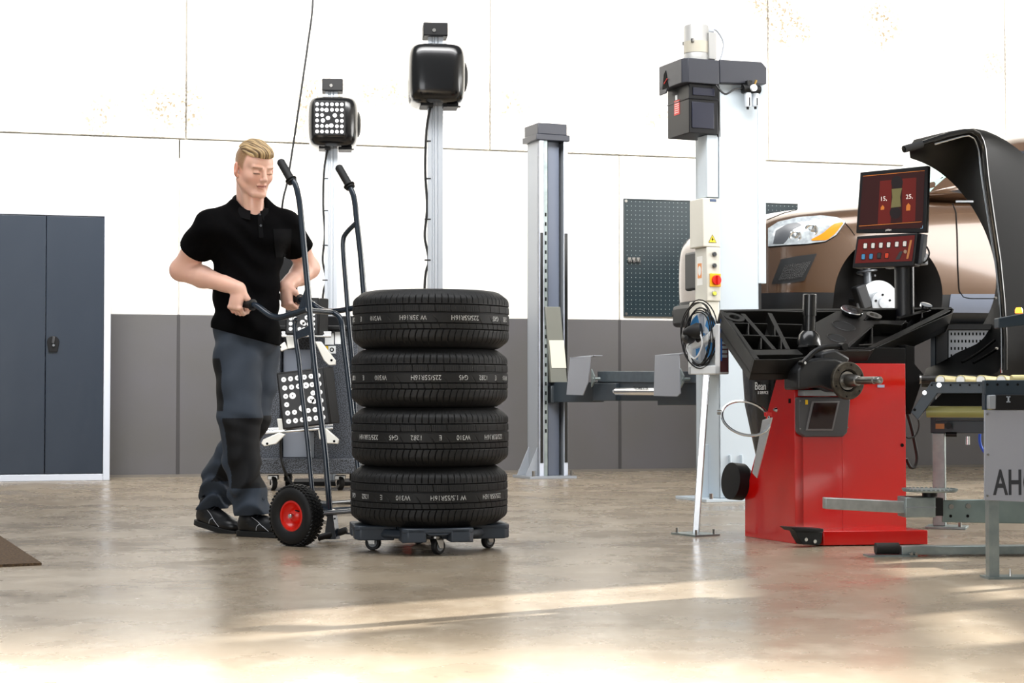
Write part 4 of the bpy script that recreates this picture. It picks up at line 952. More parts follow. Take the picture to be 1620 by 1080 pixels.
    C((-.017, -.083, -.067), (0, -.0905, -.069), .005, .0078, .006); C((.017, -.083, -.067), (0, -.0905, -.069), .005, .0078, .006)
    C((-.023, -.090, -.0625), (.023, -.090, -.0625), .0014, .0014, .002, 's'); C((-.012, -.0985, -.0625), (.012, -.0985, -.0625), .0022, .0022, .002, 's')
    E(0, -.089, -.082, .018, .006, .005, .008, 's')
    for sx in (-1, 1):
        rt = Matrix.Rotation(R(18)*sx, 3, 'Z') @ Matrix.Rotation(R(-12), 3, 'X')
        E(sx*.086, .014, -.006, .0100, .0195, .0320, .004, 'u', rt); E(sx*.095, .008, -.001, .0075, .011, .019, .003, 's', rt); E(sx*.082, .004, -.034, .008, .009, .010, .005)
    V, Fq = g.mesh()
    # colours of the skin itself, with shade painted in under the brows
    L_ = ((V-hc) @ Mh)/sc; x, y, z = L_[:, 0], L_[:, 1], L_[:, 2]; ax_ = np.abs(x)
    skin = lin('#efbfaa'); col = np.tile(skin, (len(V), 1))
    def blend(wt, c): w_ = np.clip(wt, 0, 1)[:, None]; col[:] = col*(1-w_)+lin(c)*w_
    head = (np.abs(z) < .17) & (np.abs(y) < .15) & (ax_ < .12)
    blend(np.where(head & (y < 0), .22*np.clip(1-((ax_-.045)**2+(z+.035)**2)/.0009, 0, 1), 0), '#dc8a78')
    blend(np.where(head & (ax_ > .0835), .6, 0), '#dd8f78')
    lip = np.exp(-((z+.0625-.0012*np.cos(x*120))**2)/(.0066**2))*(ax_ < .022)*(y < -.078); blend(np.where(head, lip*.75, 0), '#c4695c')
    blend(np.where(head, np.exp(-((z+.0625)**2)/(.0016**2))*(ax_ < .023)*(y < -.075), 0), '#6e2f29')
    bz = .0190-.5*(ax_-.03)**2*6; blend(np.where(head, .75*np.exp(-((z-bz)**2)/(.0042**2))*(ax_ > .012)*(ax_ < .052)*(y < -.05), 0), '#7d5533')
    blend(np.where(head, .9*np.exp(-((z+.0065+4*(ax_-.031)**2)**2)/(.0022**2))*(ax_ > .017)*(ax_ < .045)*(y < -.06), 0), '#4a2f22')
    blend(np.where(head, .3*np.exp(-((z-.008)**2)/(.003**2))*(ax_ > .017)*(ax_ < .046)*(y < -.06), 0), '#a06a52')  # under-brow shadow put into the skin colour
    # cropped sides and nape
    hl = np.clip((z-(.000+.010*np.sin(y*60)))/.012, 0, 1)*np.clip((y+.030+.25*np.clip(z-.02, 0, 1))/.012, 0, 1)*(ax_ > .03)
    back = np.clip((y-.045)/.015, 0, 1)*np.clip((z+.055)/.02, 0, 1)
    stub = np.maximum(hl, back)*(ax_ < .0835); rs = np.random.RandomState(3)
    blend(np.where(head & (z < .14), stub*(.62+.25*np.clip((z-.0)/.07, 0, 1)+.14*rs.rand(len(V))), 0), '#8f6d45')
    kn = rs.rand(len(V))*.05; col *= (1-kn[:, None]*.6)
    m_skin = mat('skin', '#e8b597', .42, attr=True, bump=(350, .06, .001)); m_skin.node_tree.nodes['Principled BSDF'].inputs['Subsurface Weight'].default_value = .12; m_skin.node_tree.nodes['Principled BSDF'].inputs['Subsurface Radius'].default_value = (.02, .008, .004)
    body = np_mesh('body', V, Fq, m_skin, root, org, col)
    # --- hair: a combed crop on top
    lo = hc-np.array([.15]*3); hi = hc+np.array([.15]*3); q = Soft(lo, hi, .0019)
    q.ell(hd(0, .012, .043), (.0815*sc, .101*sc, .0895*sc), Mh, .01)
    q.ell(hd(0, -.052, .083), (.050*sc, .048*sc, .030*sc), Mh, .02)
    def loc(X, Y, Z): a = X-hc[0]; b_ = Y-hc[1]; c = Z-hc[2]; return [(a*Mh[0][i]+b_*Mh[1][i]+c*Mh[2][i])/sc for i in range(3)]
    def cutl(X, Y, Z): x, y, z = loc(X, Y, Z); line = .064+.006*np.cos(y*28)+.22*np.clip(y+.045, 0, .11)+.10*np.clip(-y-.045, 0, 1)+.06*np.clip(.045-np.abs(x), 0, .045)*np.where(y < 0, -1, 1); return (line-z)
    Xs = q.lo[0]+q.h*np.arange(q.n[0]).reshape(-1, 1, 1); Ys = q.lo[1]+q.h*np.arange(q.n[1]).reshape(1, -1, 1); Zs = q.lo[2]+q.h*np.arange(q.n[2]).reshape(1, 1, -1)
    def strand(x, y, z): s_ = x*560+y*200+z*160+2.2*np.sin(y*45+x*30); return np.sin(s_), np.sin(s_*.37+1.5*np.sin(y*50+z*30)+1.3)
    xl, yl, zl = loc(Xs, Ys, Zs); s1, s2 = strand(xl, yl, zl)
    q.G += (-.0012*s1-.0012*s2).astype(np.float32); q.G = np.maximum(q.G, cutl(Xs, Ys, Zs).astype(np.float32)*.9)
    q.G = np.maximum(q.G, -(np.sqrt((xl/.073)**2+((yl-.012)/.088)**2+((zl-.043)/.078)**2)-1).astype(np.float32)*.075)
    V, Fq = q.mesh(); L_ = ((V-hc) @ Mh)/sc; s1, s2 = strand(L_[:, 0], L_[:, 1], L_[:, 2])
    w_ = np.clip(.5+.42*s1+.3*s2+.15*(rs.rand(len(V))-.5), 0, 1)[:, None]; col = lin('#5c432a')*(1-w_)+lin('#d2b483')*w_
    np_mesh('hair', V, Fq, mat('blond_hair', '#c8a468', .45, attr=True), body and root, org, col)
    # --- polo shirt
    g = Soft((-1.62, 7.74, .82), (-.92, 8.36, 1.66), .0042)
    g.ell(P(393, 388, 8.05), (.178, .125, .185), TMx, .05); g.ell(P(389, 455, 8.04), (.160, .118, .20), TMx, .06); g.ell(P(388, 515, 8.02), (.165, .125, .14), TMx, .05); g.ell(P(391, 535, 8.02), (.160, .122, .10), TMx, .05)
    g.ell(P(362, 372, 7.955), (.085, .055, .075), TMx, .05); g.ell(P(428, 372, 8.01), (.085, .055, .075), TMx, .05)
    g.cone(sR, sL, .066, .066, .05); g.cone(nb+[0, .035, .05], sR+[0,0,.01], .055, .052, .04); g.cone(nb+[0, .035, .045], sL+[0,0,.01], .055, .052, .04)
    mR = sR*.42+eR*.58; mL = sL*.42+eL*.58
    g.cone(sR, mR, .079, .079, .03); g.cone(sL, mL, .079, .077, .03)
    def folds(X, Y, Z):
        u = (X-org[0])*tx[0]+(Y-org[1])*tx[1]; lowz = np.clip((1.45-Z)/.4, 0, 1)
        f1 = .0050*np.sin(26*u+9*Z+2*np.sin(7*Z))*lowz; f2 = .0038*np.sin(44*u-30*Z+3*np.sin(9*u))*lowz*np.clip((1.25-Z)/.2, 0, 1)
        f3 = .0030*np.sin(60*Z+25*u+2*np.sin(20*u)); return f1+f2+f3
    g.warp(folds)
    for s_, e_, m_ in ((sR, eR, mR), (sL, eL, mL)):
        d = (e_-s_)/np.linalg.norm(e_-s_); c = m_-d*.01; lo = c-.14; hi = c+.2
        # only the end cap, beyond the sleeve hem
        sl, (X, Y, Z) = g.sl(lo, hi); pl = (X-c[0])*d[0]+(Y-c[1])*d[1]+(Z-c[2])*d[2]
        near = np.sqrt((X-c[0])**2+(Y-c[1])**2+(Z-c[2])**2) < .125
        g.G[sl] = np.where(near, np.maximum(g.G[sl], pl), g.G[sl]); g.cone(c-d*.04, c+d*.08, .064, .064, .004, 's')
    # hem
    a, c = P(330, 517, 7.98), P(446, 548, 8.06); hn = np.array([-(c-a)[2], 0, (c-a)[0]]); hn = -hn/np.linalg.norm(hn)
    g.half(a, hn, (-1.62, 7.7, .8), (-.92, 8.4, 1.12))
    g.cone(nb+[0, .01, -.01], hd(0, .035, -.04), .069, .072, .01, 's'); g.cone(nb+ty*-.055+[0, 0, -.015], nb+ty*-.11+[0, 0, .04], .018, .05, .006, 's')
    V, Fq = g.mesh(); m_shirt = mat('black_pique_cotton', '#040405', .9, spec=.08, bump=(500, .15, .001))
    sh = np_mesh('polo_shirt', V, Fq, m_shirt, root, org); bv = bvh_of(sh, Matrix.Translation(org))
    m_trim = mat('black_ribbed_cotton', '#070709', .8, spec=.12)
    b = B(); rows = []
    n = 30
    for i in range(n+1):
        a = R(-90+17+(360-34)*i/n); fr_ = (1-math.cos(a+math.pi/2))/2  # 0 front, 1 back
        e = tx*math.cos(a)+ty*math.sin(a); r0 = .069+.003*(1-fr_); zz = -.004+.104*fr_
        top = nb+e*r0+np.array([0, .006, zz]); out = nb+e*(r0+.016)+np.array([0, .004, zz-.006]); low = nb+e*(r0+.026+.012*(1-fr_))+np.array([0, .0, zz-.040-.010*(1-fr_)])
        rows.append([Vector(p-org) for p in (top-e*.003-[0, 0, .045], top, out, low, low-e*.004, out-e*.008-[0, 0, .006])])
    b.loft(rows); b.build('collar', m_trim, sh, ang=60)
    b = patch(bv, [(407, 330), (408, 350), (410, 376)], [(414, 331), (415, 350), (417, 376)], 12, 3, .003, .003, org=org); pk = b.build('placket', m_trim, sh)
    for px, py in ((411, 340), (412.5, 357)):
        loc_, nr, _, _ = bv.ray_cast(Vector((0, 0, CAMZ)), ray(px, py).normalized())
        if loc_: b = B(); b.cyl(loc_+nr*.002-Vector(org), loc_+nr*.0055-Vector(org), .0055, n=14); b.build('button', mat('grey_button', '#55575c', .3), pk)
    b = patch(bv, [(432, 362), (461, 362)], [(436, 407), (459, 406)], 8, 8, .002, .002, org=org); b.build('chest_pocket', m_trim, sh)
    # --- trousers
    g = Soft((-1.66, 7.60, .06), (-.98, 8.36, 1.22), .0045)
    g.ell(P(388, 525, 8.03), (.158, .118, .13), TMx, .05); g.cone(P(389, 500, 8.03), P(389, 530, 8.03), .12, .12, .05)
    RL = [(P(374, 560, 7.98), .108), (P(378, 615, 7.93), .104), (P(379, 660, 7.88), .098), (P(382, 727, 7.86), .083), (P(392, 778, 7.85), .080), (P(399, 806, 7.84), .078)]
    LL = [(P(408, 555, 8.12), .100), (P(404, 610, 8.08), .096), (P(396, 665, 8.03), .088), (P(368, 720, 8.07), .078), (P(345, 765, 8.12), .082), (P(339, 797, 8.13), .075)]
    for ch in (RL, LL):
        for (a, ra), (c, rc) in zip(ch, ch[1:]): g.cone(a, c, ra, rc, .022)
    def wr(X, Y, Z):
        lo_ = np.clip((.42-Z)/.25, 0, 1); kn = np.exp(-((Z-.52)/.09)**2); th = np.clip((Z-.6)/.2, 0, 1)
        return -(.0125*lo_*np.sin(62*Z+18*X+3.2*np.sin(17*Y+9*Z)+2.2*np.sin(28*X))+.007*lo_*np.sin(38*Z-45*X+2*np.sin(19*Y))+.0018*kn*np.sin(90*Z+30*X)+.0065*th*np.sin(24*Z-32*X+8*Y)+.003*np.sin(34*X+18*Z+2*np.sin(11*Z)))
    g.warp(wr)
    g.half(P(388, 511, 8.03), (0, 0, 1), (-1.6, 7.65, .9), (-1.0, 8.36, 1.22))
    for ch in (RL, LL):
        e, _ = ch[-1]; d = np.array([.06, 0, -1.0]); g.half(e+d*.022, d, e-[.13, .13, .05], e+[.13, .13, .12])
        g.cone(e-d*.03, e+d*.06, .058, .060, .004, 's')
    V, Fq = g.mesh(); base = lin('#333b46'); blk = lin('#08090c'); col = np.tile(base, (len(V), 1))
    # black reinforcement panels sewn on
    u = V[:, 0]*2700/V[:, 1]+810; v = 620-(V[:, 2]-.66)*2700/V[:, 1]
    def axd(V, ch):
        best = np.full(len(V), 9.0); out = np.zeros((len(V), 3))
        for (a, _), (c, _) in zip(ch, ch[1:]):
            t = np.clip(((V-a)@(c-a))/((c-a)@(c-a)), 0, 1); d = V-a-t[:, None]*(c-a); n_ = np.linalg.norm(d, axis=1); m_ = n_ < best; best[m_] = n_[m_]; out[m_] = d[m_]
        return best, out/np.maximum(np.linalg.norm(out, axis=1), 1e-6)[:, None]
    dR, oR = axd(V, RL); dL, oL = axd(V, LL); isR = dR < dL
    f = np.array([.55, -.83, 0]); zt = W(385, 661, 7.85).z; zb_ = W(385, 771, 7.85).z
    col[isR & (V[:, 2] < zt) & (V[:, 2] > zb_) & (oR@f > .30)] = blk
    f2 = np.array([.75, -.66, 0]); col[~isR & (V[:, 2] < zt+.01) & (V[:, 2] > zb_+.02) & (oL@f2 > .35)] = blk
    bk = np.array([-.85, -.5, 0]); col[isR & (V[:, 2] > W(345, 650, 7.9).z) & (V[:, 2] < W(345, 567, 7.9).z) & (oR@bk > .90)] = blk
    col[isR & (V[:, 2] > 0.915) & (V[:, 2] < .97) & (oR@np.array([-.2, -.98, 0]) > .93)] = blk
    tr = np_mesh('work_trousers', V, Fq, mat('grey_work_cloth', '#4d5661', .7, attr=True, spec=.3, bump=(260, .2, .001)), root, org, col)
    # --- shoes
    m_sh = mat('black_shoe_leather', '#0a0b0e', .38); m_st = mat('pale_piping', '#c9ccd2', .5)
    for nm, heel, toe, hz, lb in (('R', W(378, 842, 7.88), W(462, 846, 7.74), 0, 'front shoe'), ('L', W(312, 828, 8.17), W(381, 843, 7.98), .03, 'rear shoe')):
        d = Vector((toe.x-heel.x, toe.y-heel.y, 0)); d.normalize(); n = Vector((-d.y, d.x, 0)); L0 = .295; pit = math.atan2(hz, .2)
        o = Vector((heel.x, heel.y, hz)); ex = (d*math.cos(pit)+Vector((0, 0, -math.sin(pit)))); ez = n.cross(ex)*-1; ez = ex.cross(n)*1
        if ez.z < 0: ez = -ez
        q = lambda x, y, z: np.array(o+ex*x+n*y+ez*z); Mf = np.stack([np.array(ex), np.array(n), np.array(ez)], 1)
        c = np.array(o+ex*.15); g = Soft(c-[.22, .22, .09], c+[.22, .22, .20], .0035)
        g.ell(q(.045, 0, .055), (.045, .038, .05), Mf, .015); g.cone(q(.06, 0, .085), q(.06, 0, .12), .042, .040, .02); g.cone(q(.08, 0, .07), q(.20, 0, .048), .043, .036, .02)
        g.ell(q(.225, .0, .042), (.065, .049, .034), Mf, .015); g.ell(q(.13, 0, .04), (.10, .044, .035), Mf, .02)
        g.half(q(0, 0, .022), -np.array(ez), c-.3, c+.3)
        V, Fq = g.mesh(); so = np_mesh('shoe', V, Fq, m_sh, root, org); bs = bvh_of(so, Matrix.Translation(org))
        b = B(); out = []
        for i in range(36):
            a = 2*math.pi*i/36; x = .147+.150*math.cos(a); wd = .050*(1-.16*math.exp(-((x-.11)/.05)**2))*abs(math.sin(a))**.55; out.append(Vector(q(x, math.copysign(wd, math.sin(a)), .0)-org))
        b.prism(out, ez*.026); b.build('sole', m_rubber, so, bevel=.003)
        for i in range(5):
            x = .105+.018*i; z_ = .118-.011*i
            b = B(); b.tube([Vector(q(x, yy, z_-18*yy*yy)-org) for yy in (-.030, -.015, 0, .015, .030)], .0028, sm=3, n=6); b.build('lace', mat('lace_cord', '#202228', .6), so)
        side = -1 if n.y > 0 else 1
        for pts in ([(.20, .030), (.16, .055), (.13, .075), (.10, .09)], [(.13, .032), (.135, .05), (.15, .062)]):
            w = []
            for x, z_ in pts:
                st = Vector(q(x, side*.12, z_)); hit_ = bs.ray_cast(st, -side*n)
                if hit_[0]: w.append(hit_[0]+side*n*.0008-Vector(org))
            if len(w) > 2: b = B(); b.tube(w, .0013, sm=5, n=6); b.build('piping', m_st, so)
person()
# ================================================================ WHEEL BALANCER
m_red = mat('glossy_red_paint', '#c90805', .16, coat=.5)
m_tray = mat('tray_black_plastic', '#12110f', .45, spec=.35, bump=(120, .1, .001))
m_cast = mat('dark_cast_housing', '#1a1b1d', .45, bump=(60, .12, .002))
BF = Fr(F(1258, 860), R(23))
def hitp(fr, px, py, p, n):
    o = fr.I @ Vector((0, 0, CAMZ)); d = fr.I.to_3x3() @ ray(px, py); p = Vector(p); n = Vector(n); return o+d*((p-o).dot(n)/d.dot(n))
def on_surface_line(bv, pts, k=14, off=.001):
    out = []
    for p in polyl(pts, k):
        h_ = bv.ray_cast(Vector((0, 0, CAMZ)), ray(p.x, p.y).normalized())
        if h_[0]:
            n = h_[1] if h_[1].dot(ray(p.x, p.y)) < 0 else -h_[1]; out.append(h_[0]+n*off)
    return out
def balancer():
    h = lambda px, py, v=0.0: BF.hit(px, py, 'y', v)
    s_ = lambda px, py, v=0.0: BF.hit(px, py, 'x', v)
    t = thing('wheel_balancer', 'red wheel balancing machine with screen, black weight tray and raised black wheel guard', 'wheel balancer', BF)
    zt = h(1300, 574).z; xr = h(1433, 700).x; x1 = h(1270, 700).x; x2 = h(1332, 700).x
    side = [s_(px, py) for px, py in ((1178.5, 847), (1258, 858), (1258, 578), (1233, 581), (1190, 738), (1178.5, 788))]
    for p in side: p.x = 0
    side[0].z = 0; side[1].z = 0; side[1].y = 0; side[2].y = 0; side[2].z = zt
    b = B(); b.prism(side, (.012, 0, 0)); sp = b.build('side_panel', m_red, t, bevel=.002)
    b = B()
    for px, py in ((1246, 586), (1249, 610), (1249, 634)): b = B(); p = s_(px, py, -.001); b.box(-.0015, .001, p.y-.008, p.y+.008, p.z-.010, p.z+.010); b.build('slot', m_matt, sp, smooth=False)
    b = B(); p = s_(1228, 648, -.001); b.cyl(p, p-Vector((.012, 0, 0)), .011, .006, n=12); b.build('side_bolt', m_chrome, sp)
    b = B()
    for xa_, xb_, yo in ((0, x1, -.002), (x1+.0015, x2, 0), (x2+.0015, xr, 0)): b.prism([Vector((xa_+.0125 if xa_ == 0 else xa_, max(p.y-.001, 0)+yo, p.z)) for p in side], (xb_-xa_-(.0125 if xa_ == 0 else 0), 0, 0))
    b.box(0, x1, -.002, .0, 0, zt); b.build('front_housing', m_red, t, bevel=.002)
    for px, py in ((1427, 704),): p = h(px, py, 0); b = B(); b.cyl(p, p-Vector((0, .003, 0)), .008); b.build('round_plug', m_matt, t)
    # low red foot in front and the pedal
    fa = BF.hit(1303, 864, 'z', 0); fb = BF.hit(1468, 862, 'z', 0)
    b = B(); b.prism([(fa.x, fa.y, 0.004), (fb.x, fb.y, .004), (fb.x+.01, .04, .004), (fa.x-.03, .04, .004)], (0, 0, h(1400, 838, fa.y).z)); b.build('foot_box', m_red, t, bevel=.003)
    yb = fa.y-.01; q = lambda pts, v: [h(px, py, v) for px, py in pts]
    b = B(); b.prism(q([(1258, 838), (1302, 841), (1300, 858), (1296, 862), (1270, 861), (1262, 848)], yb), (0, .05, 0)); b.prism(q([(1251, 834), (1303, 836), (1303, 841), (1258, 840)], yb-.02), (0, .09, 0)); pd = b.build('brake_pedal', m_black, t, bevel=.002)
    for px, py in ((1274, 853), (1288, 856)): p = h(px, py, yb); b = B(); b.cyl(p, p-Vector((0, .008, 0)), .008); b.build('pedal_bolt', m_chrome, pd)
    # rounded black rear column, lettered
    b = B(); rows = []
    for z in (.36, .45, .60, .80):
        w = .07+.10*min(1, (z-.36)/.3); rows.append([Vector((.045-w*.35*math.sin(a), .31-w*1.1*math.cos(a), z)) for a in [math.pi*i/16 for i in range(17)]]+[Vector((.10, .31+w, z)), Vector((.10, .31-w, z))])
    b.loft(rows); rc = b.build('rear_cover', m_gloss, t, ang=60)
    M = place(s_(1203, 611, -.018), (0, -1, 0), (0, 0, 1), (-1, 0, 0)); b = B(); letter(b, 'Bean', .050, M); b2 = place(s_(1207, 621, -.018), (0, -1, 0), (0, 0, 1), (-1, 0, 0)); letter(b, '& SERVICE', .020, b2); b.build('maker_lettering', m_white, rc, smooth=False)
    # motor and wheel guard drum low at the back
    p = s_(1180, 762, .02); b = B(); b.lathe([(.0, -.03), (.07, -.03), (.085, -.01), (.085, .05), (0, .05)], (p.x-.02, p.y+.02, p.z), (-1, 0, .1), 32); b.build('brake_drum', m_black, t)
    # --- tilted weight tray
    A = R(27); n = Vector((0, -math.sin(A), math.cos(A))); P0 = Vector((0, -.05, .815))
    T = lambda zx, zy, d=0: hitp(BF, 1100+zx/3.857, 440+zy/3.857, P0, n)-n*d
    out = [(150, 190), (650, 200), (860, 198), (1100, 190), (1560, 175), (1578, 190), (1572, 210), (1060, 442), (880, 442), (800, 460), (560, 497), (360, 497), (205, 275)]
    b = B(); top = [T(x, y, .062) for x, y in out]; b.prism(top, -n*.035)
    O_ = [T(x, y, 0) for x, y in out]; I_ = [T(x, y, .07) for x, y in out]; c = sum(O_, Vector())/len(O_)
    for i in range(len(out)):   # skirt wall
        j = (i+1) % len(out); d1 = (c-O_[i]).normalized()*.012; d2 = (c-O_[j]).normalized()*.012
        b.add([O_[i], O_[j], O_[j]+d2, O_[i]+d1, I_[i], I_[j], I_[j]+d2, I_[i]+d1], [(0, 1, 2, 3), (4, 7, 6, 5), (0, 4, 5, 1), (3, 2, 6, 7), (0, 3, 7, 4), (1, 5, 6, 2)])
    def wall(x0, y0, x1, y1, w=.02, d=.06):
        a, e = T(x0, y0), T(x1, y1); s = (e-a).normalized().cross(n)*w/2; b.prism([a+s, e+s, e-s, a-s], -n*d)
    for w_ in ((160, 196, 1560, 182, .020), (170, 205, 372, 490, .028), (340, 452, 640, 448, .05), (290, 215, 482, 432, .022), (455, 212, 566, 432, .022), (228, 272, 440, 276, .008), (500, 278, 650, 282, .008), (285, 345, 520, 352, .008), (540, 362, 640, 365, .008),
               (325, 276, 325, 342, .006), (402, 362, 402, 430, .006), (486, 290, 486, 348, .006), (525, 366, 525, 430, .006), (1545, 190, 1050, 436, .026), (1075, 285, 905, 432, .020), (1290, 265, 1075, 275, .02), (1080, 205, 1030, 250, .02), (1240, 240, 1430, 190, .02),
               (1000, 405, 1120, 400, .012), (1080, 300, 1080, 400, .006), (1385, 195, 1385, 240, .006), (760, 440, 1060, 436, .02)): wall(*w_)
    tr = b.build('weight_tray', m_tray, t, bevel=.002)
    b = B(); pan = [T(x, y, -.001) for x, y in ((735, 270), (862, 202), (1078, 202), (1025, 258), (1290, 258), (1260, 285), (1100, 275), (905, 425), (745, 430), (700, 360))]; b.prism(pan, -n*.05)
    pn = b.build('tray_panel', m_tray, tr, bevel=.002)
    def cup(x, y, rx, par, name, hh=.002):
        p = T(x, y, 0); b = B(); b.lathe([(rx*.9, hh), (rx, hh), (rx*1.05, 0), (rx*.9, 0)], p, n, 32, closed=True); b.lathe([(0, .0006), (rx*.9, .0006), (rx*.9, .0012), (0, .0012)], p, n, 32); o = b.build(name, [m_tray], par); return o
    m_pit = mat('pocket_black', '#030303', .7)
    for x, y, rx in ((905, 292, .052), (862, 366, .042)):
        p = T(x, y, 0); b = B(); b.lathe([(rx-.004, .0012), (rx, .0035), (rx+.004, .0012)], p, n, 32); q_ = b.build('cup_rim', m_tray, pn); b = B(); b.lathe([(0, .0014), (rx-.004, .0014), (rx-.004, .0012), (0, .0012)], p, n, 32); b.build('cup_well', m_pit, q_)
    p = T(238, 238, 0); b = B(); b.lathe([(.024, -.05), (.048, -.05), (.048, .002), (.026, .002), (.024, -.002)], p, n, 32, closed=True); b.build('tool_socket', m_tray, tr)
    # black support under the tray and guard bracket
    b = B(); b.box(.03, xr+.02, .04, .40, zt, zt+.06); b.prism(q([(1433, 545), (1447, 548), (1447, 575), (1462, 592), (1458, 606), (1441, 656), (1433, 640)], .10), (0, .16, 0)); b.prism(q([(1280, 548), (1433, 550), (1433, 575), (1280, 575)], .03), (0, .2, 0)); b.build('tray_support', m_matt, t, bevel=.004)
    # --- measuring head, shaft and flange
    b = B(); hd = [(1263, 586), (1275, 571), (1300, 566), (1322, 566), (1345, 575), (1345, 618), (1320, 620), (1300, 612), (1263, 617)]
    b.prism(q(hd, -.12), (0, .12, 0)); b.prism(q([(1300, 558), (1322, 552), (1346, 566), (1340, 580), (1300, 575)], -.09), (0, .09, 0)); hs = b.build('shaft_housing', m_cast, t, bevel=.012, seg=3)
    b = B(); b.prism(q([(1272, 617), (1345, 616), (1342, 626), (1272, 626)], -.05), (0, .05, 0)); b.build('housing_foot', m_gcol, hs, bevel=.002)
    c0 = h(1341, 602, -.17); ax = Vector((0, -1, 0))
    def lat(prof, name, m, par, o=c0, nn=40, bev=0): b = B(); b.lathe(prof, o, ax, nn); return b.build(name, m, par, bevel=bev, ang=40)
    sh = lat([(0, -.06), (.045, -.06), (.047, -.03), (.04, -.028), (.04, 0), (.030, .0), (.030, .02), (.026, .05), (.022, .075), (.0165, .078), (.0165, .20), (.0135, .202), (.0135, .212), (.0165, .214), (.0165, .235), (.013, .24), (.006, .241), (.0, .238)], 'threaded_shaft', m_steel, t, nn=32)
    lat([(.044, -.012), (.075, -.014), (.082, -.008), (.082, .006), (.078, .010), (.050, .010), (.046, .002), (.044, -.008)], 'flange', mat('oily_dark_steel', '#5c564c', .5, metal=.7, noise=(50, .5, '#2d2a25')), sh)
    for k in range(6):
        a = R(60*k+20); b = B(); p = c0+Vector((math.cos(a), 0, math.sin(a)))*.069+ax*.0095; b.cyl(p, p+ax*.002, .004, n=10); b.build('flange_hole', m_matt, sh)
    lat([(.030, -.004), (.048, -.004), (.048, -.012), (.030, -.012)], 'dark_recess', m_matt, sh)
    # gauge arm
    pts = [h(x, y, -.13) for x, y in ((1270, 574), (1278, 566), (1290, 555), (1305, 549), (1318, 548), (1333, 548))]
    b = B(); b.tube(pts, .011, sm=5, n=10); b.cyl(h(1333, 548, -.135)+Vector((0, .02, 0)), h(1333, 548, -.135)-Vector((0, .02, 0)), .016); b.cyl(pts[0]+Vector((0, .02, 0)), pts[0]-Vector((0, .015, 0)), .011); ga = b.build('gauge_arm', m_black, t)
    b = B(); b.cyl(pts[0]-Vector((0, .015, 0)), pts[0]-Vector((0, .02, 0)), .006); b.build('screw', m_chrome, ga)
    p = h(1394, 610.5, -.004); b = B(); b.box(p.x-.018, p.x+.018, -.004, 0, p.z-.006, p.z+.006); b.build('inspection_sticker', mat('blue_white_sticker', '#a9b6cf', .5), t)
    # grey window unit
    out = [(1264, 628), (1340, 628), (1346, 632), (1343, 660), (1341, 684), (1334, 691), (1275, 691), (1266, 686), (1264, 680)]
    b = B(); b.prism(q(out, -.035), (0, .035, 0)); wu = b.build('window_unit', mat('grey_unit_plastic', '#47474a', .4), t, bevel=.006, seg=3)
    b = B(); b.prism(q([(1285, 634), (1329, 634), (1318, 681), (1275, 681)], -.041), (0, .008, 0)); fr_ = b.build('window_frame', mat('grey_frame_plastic', '#6d6c6e', .4), wu, bevel=.003)
    b = B(); b.prism(q([(1288, 637), (1325, 637), (1316, 678), (1279, 678)], -.043), (0, .003, 0)); b.build('window_pane', mat('dark_red_tinted_pane', '#1c0303', .12), fr_)
    p = h(1276, 636, -.036); b = B(); b.box(p.x-.006, p.x+.006, -.0375, -.035, p.z-.01, p.z+.01); b.build('lock_sticker', mat('sticker_yellow', '#e9bf1e', .5), wu)
    for px, py in ((1266, 634), (1266, 678), (1341, 676)): p = h(px, py, -.037); b = B(); b.cyl(p, p-Vector((0, .002, 0)), .003, n=8); b.build('screw', m_steel, wu)
    # --- screen column and screen
    pc = BF.hit(1431, 505, 'y', .42); b = B(); b.cyl((pc.x, .42, .7), (pc.x, .42, BF.hit(1431, 415, 'y', .42).z), .046); b.build('screen_post', mat('black_textured_steel', '#0b0c10', .35, bump=(180, .4, .002)), t)
    c = BF.Wd(BF.hit(1425, 318, 'y', .39)); MF = Fr((c.x, c.y, 0), R(-36)); g = lambda px, py, v=0.0: MF.hit(px, py, 'y', v)
    X = BF.I @ MF.M     # screen frame -> balancer frame
    def pr(b, pts, y0, dep): b.prism([X @ g(px, py, y0) for px, py in pts], X.to_3x3() @ Vector((0, dep, 0))); return b
    z8 = lambda *p: [(1320+x/5.4, 240+y/5.4) for x, y in p]
    sc = pr(B(), z8((220, 175), (803, 118), (785, 690), (183, 695)), 0, .03).build('screen', mat('screen_bezel', '#111216', .35), t, bevel=.004)
    pr(B(), z8((260, 200), (790, 150), (770, 680), (230, 690)), .03, .03).build('screen_back', mat('silver_plastic', '#aab0bb', .4), sc, bevel=.006)
    ms = bpy.data.materials.get('lit_screen') or mat('lit_screen', '#2e0e0d', .3, emit=.3)
    dp = pr(B(), z8((245, 205), (772, 157), (752, 652), (207, 662)), -.0015, .003).build('display', ms, sc)
    def flat(pts, m, name, y=-.002, par=None): return pr(B(), pts, y, .0004).build(name, m, par or dp, smooth=False)
    flat(z8((390, 250), (490, 240), (480, 610), (370, 620)), mat('display_red', '#5c1610', .3, emit=.3), 'red_band'); flat(z8((580, 230), (700, 220), (690, 590), (580, 605)), MATS['display_red'], 'red_band')
    ell_ = lambda cx, cy, rx, ry: z8(*[(cx+rx*math.cos(a), cy+ry*math.sin(a)) for a in [2*math.pi*k/24 for k in range(24)]])
    dk = mat('display_dark', '#241b1d', .3); flat(ell_(535, 262, 50, 58), dk, 'wheel_icon', -.0025); flat(ell_(520, 520, 48, 52), dk, 'wheel_icon', -.0025)
    flat(z8((490, 318), (578, 310), (562, 385), (568, 468), (482, 478), (495, 390)), mat('display_olive', '#6e6843', .3, emit=.2), 'axle_icon', -.003)
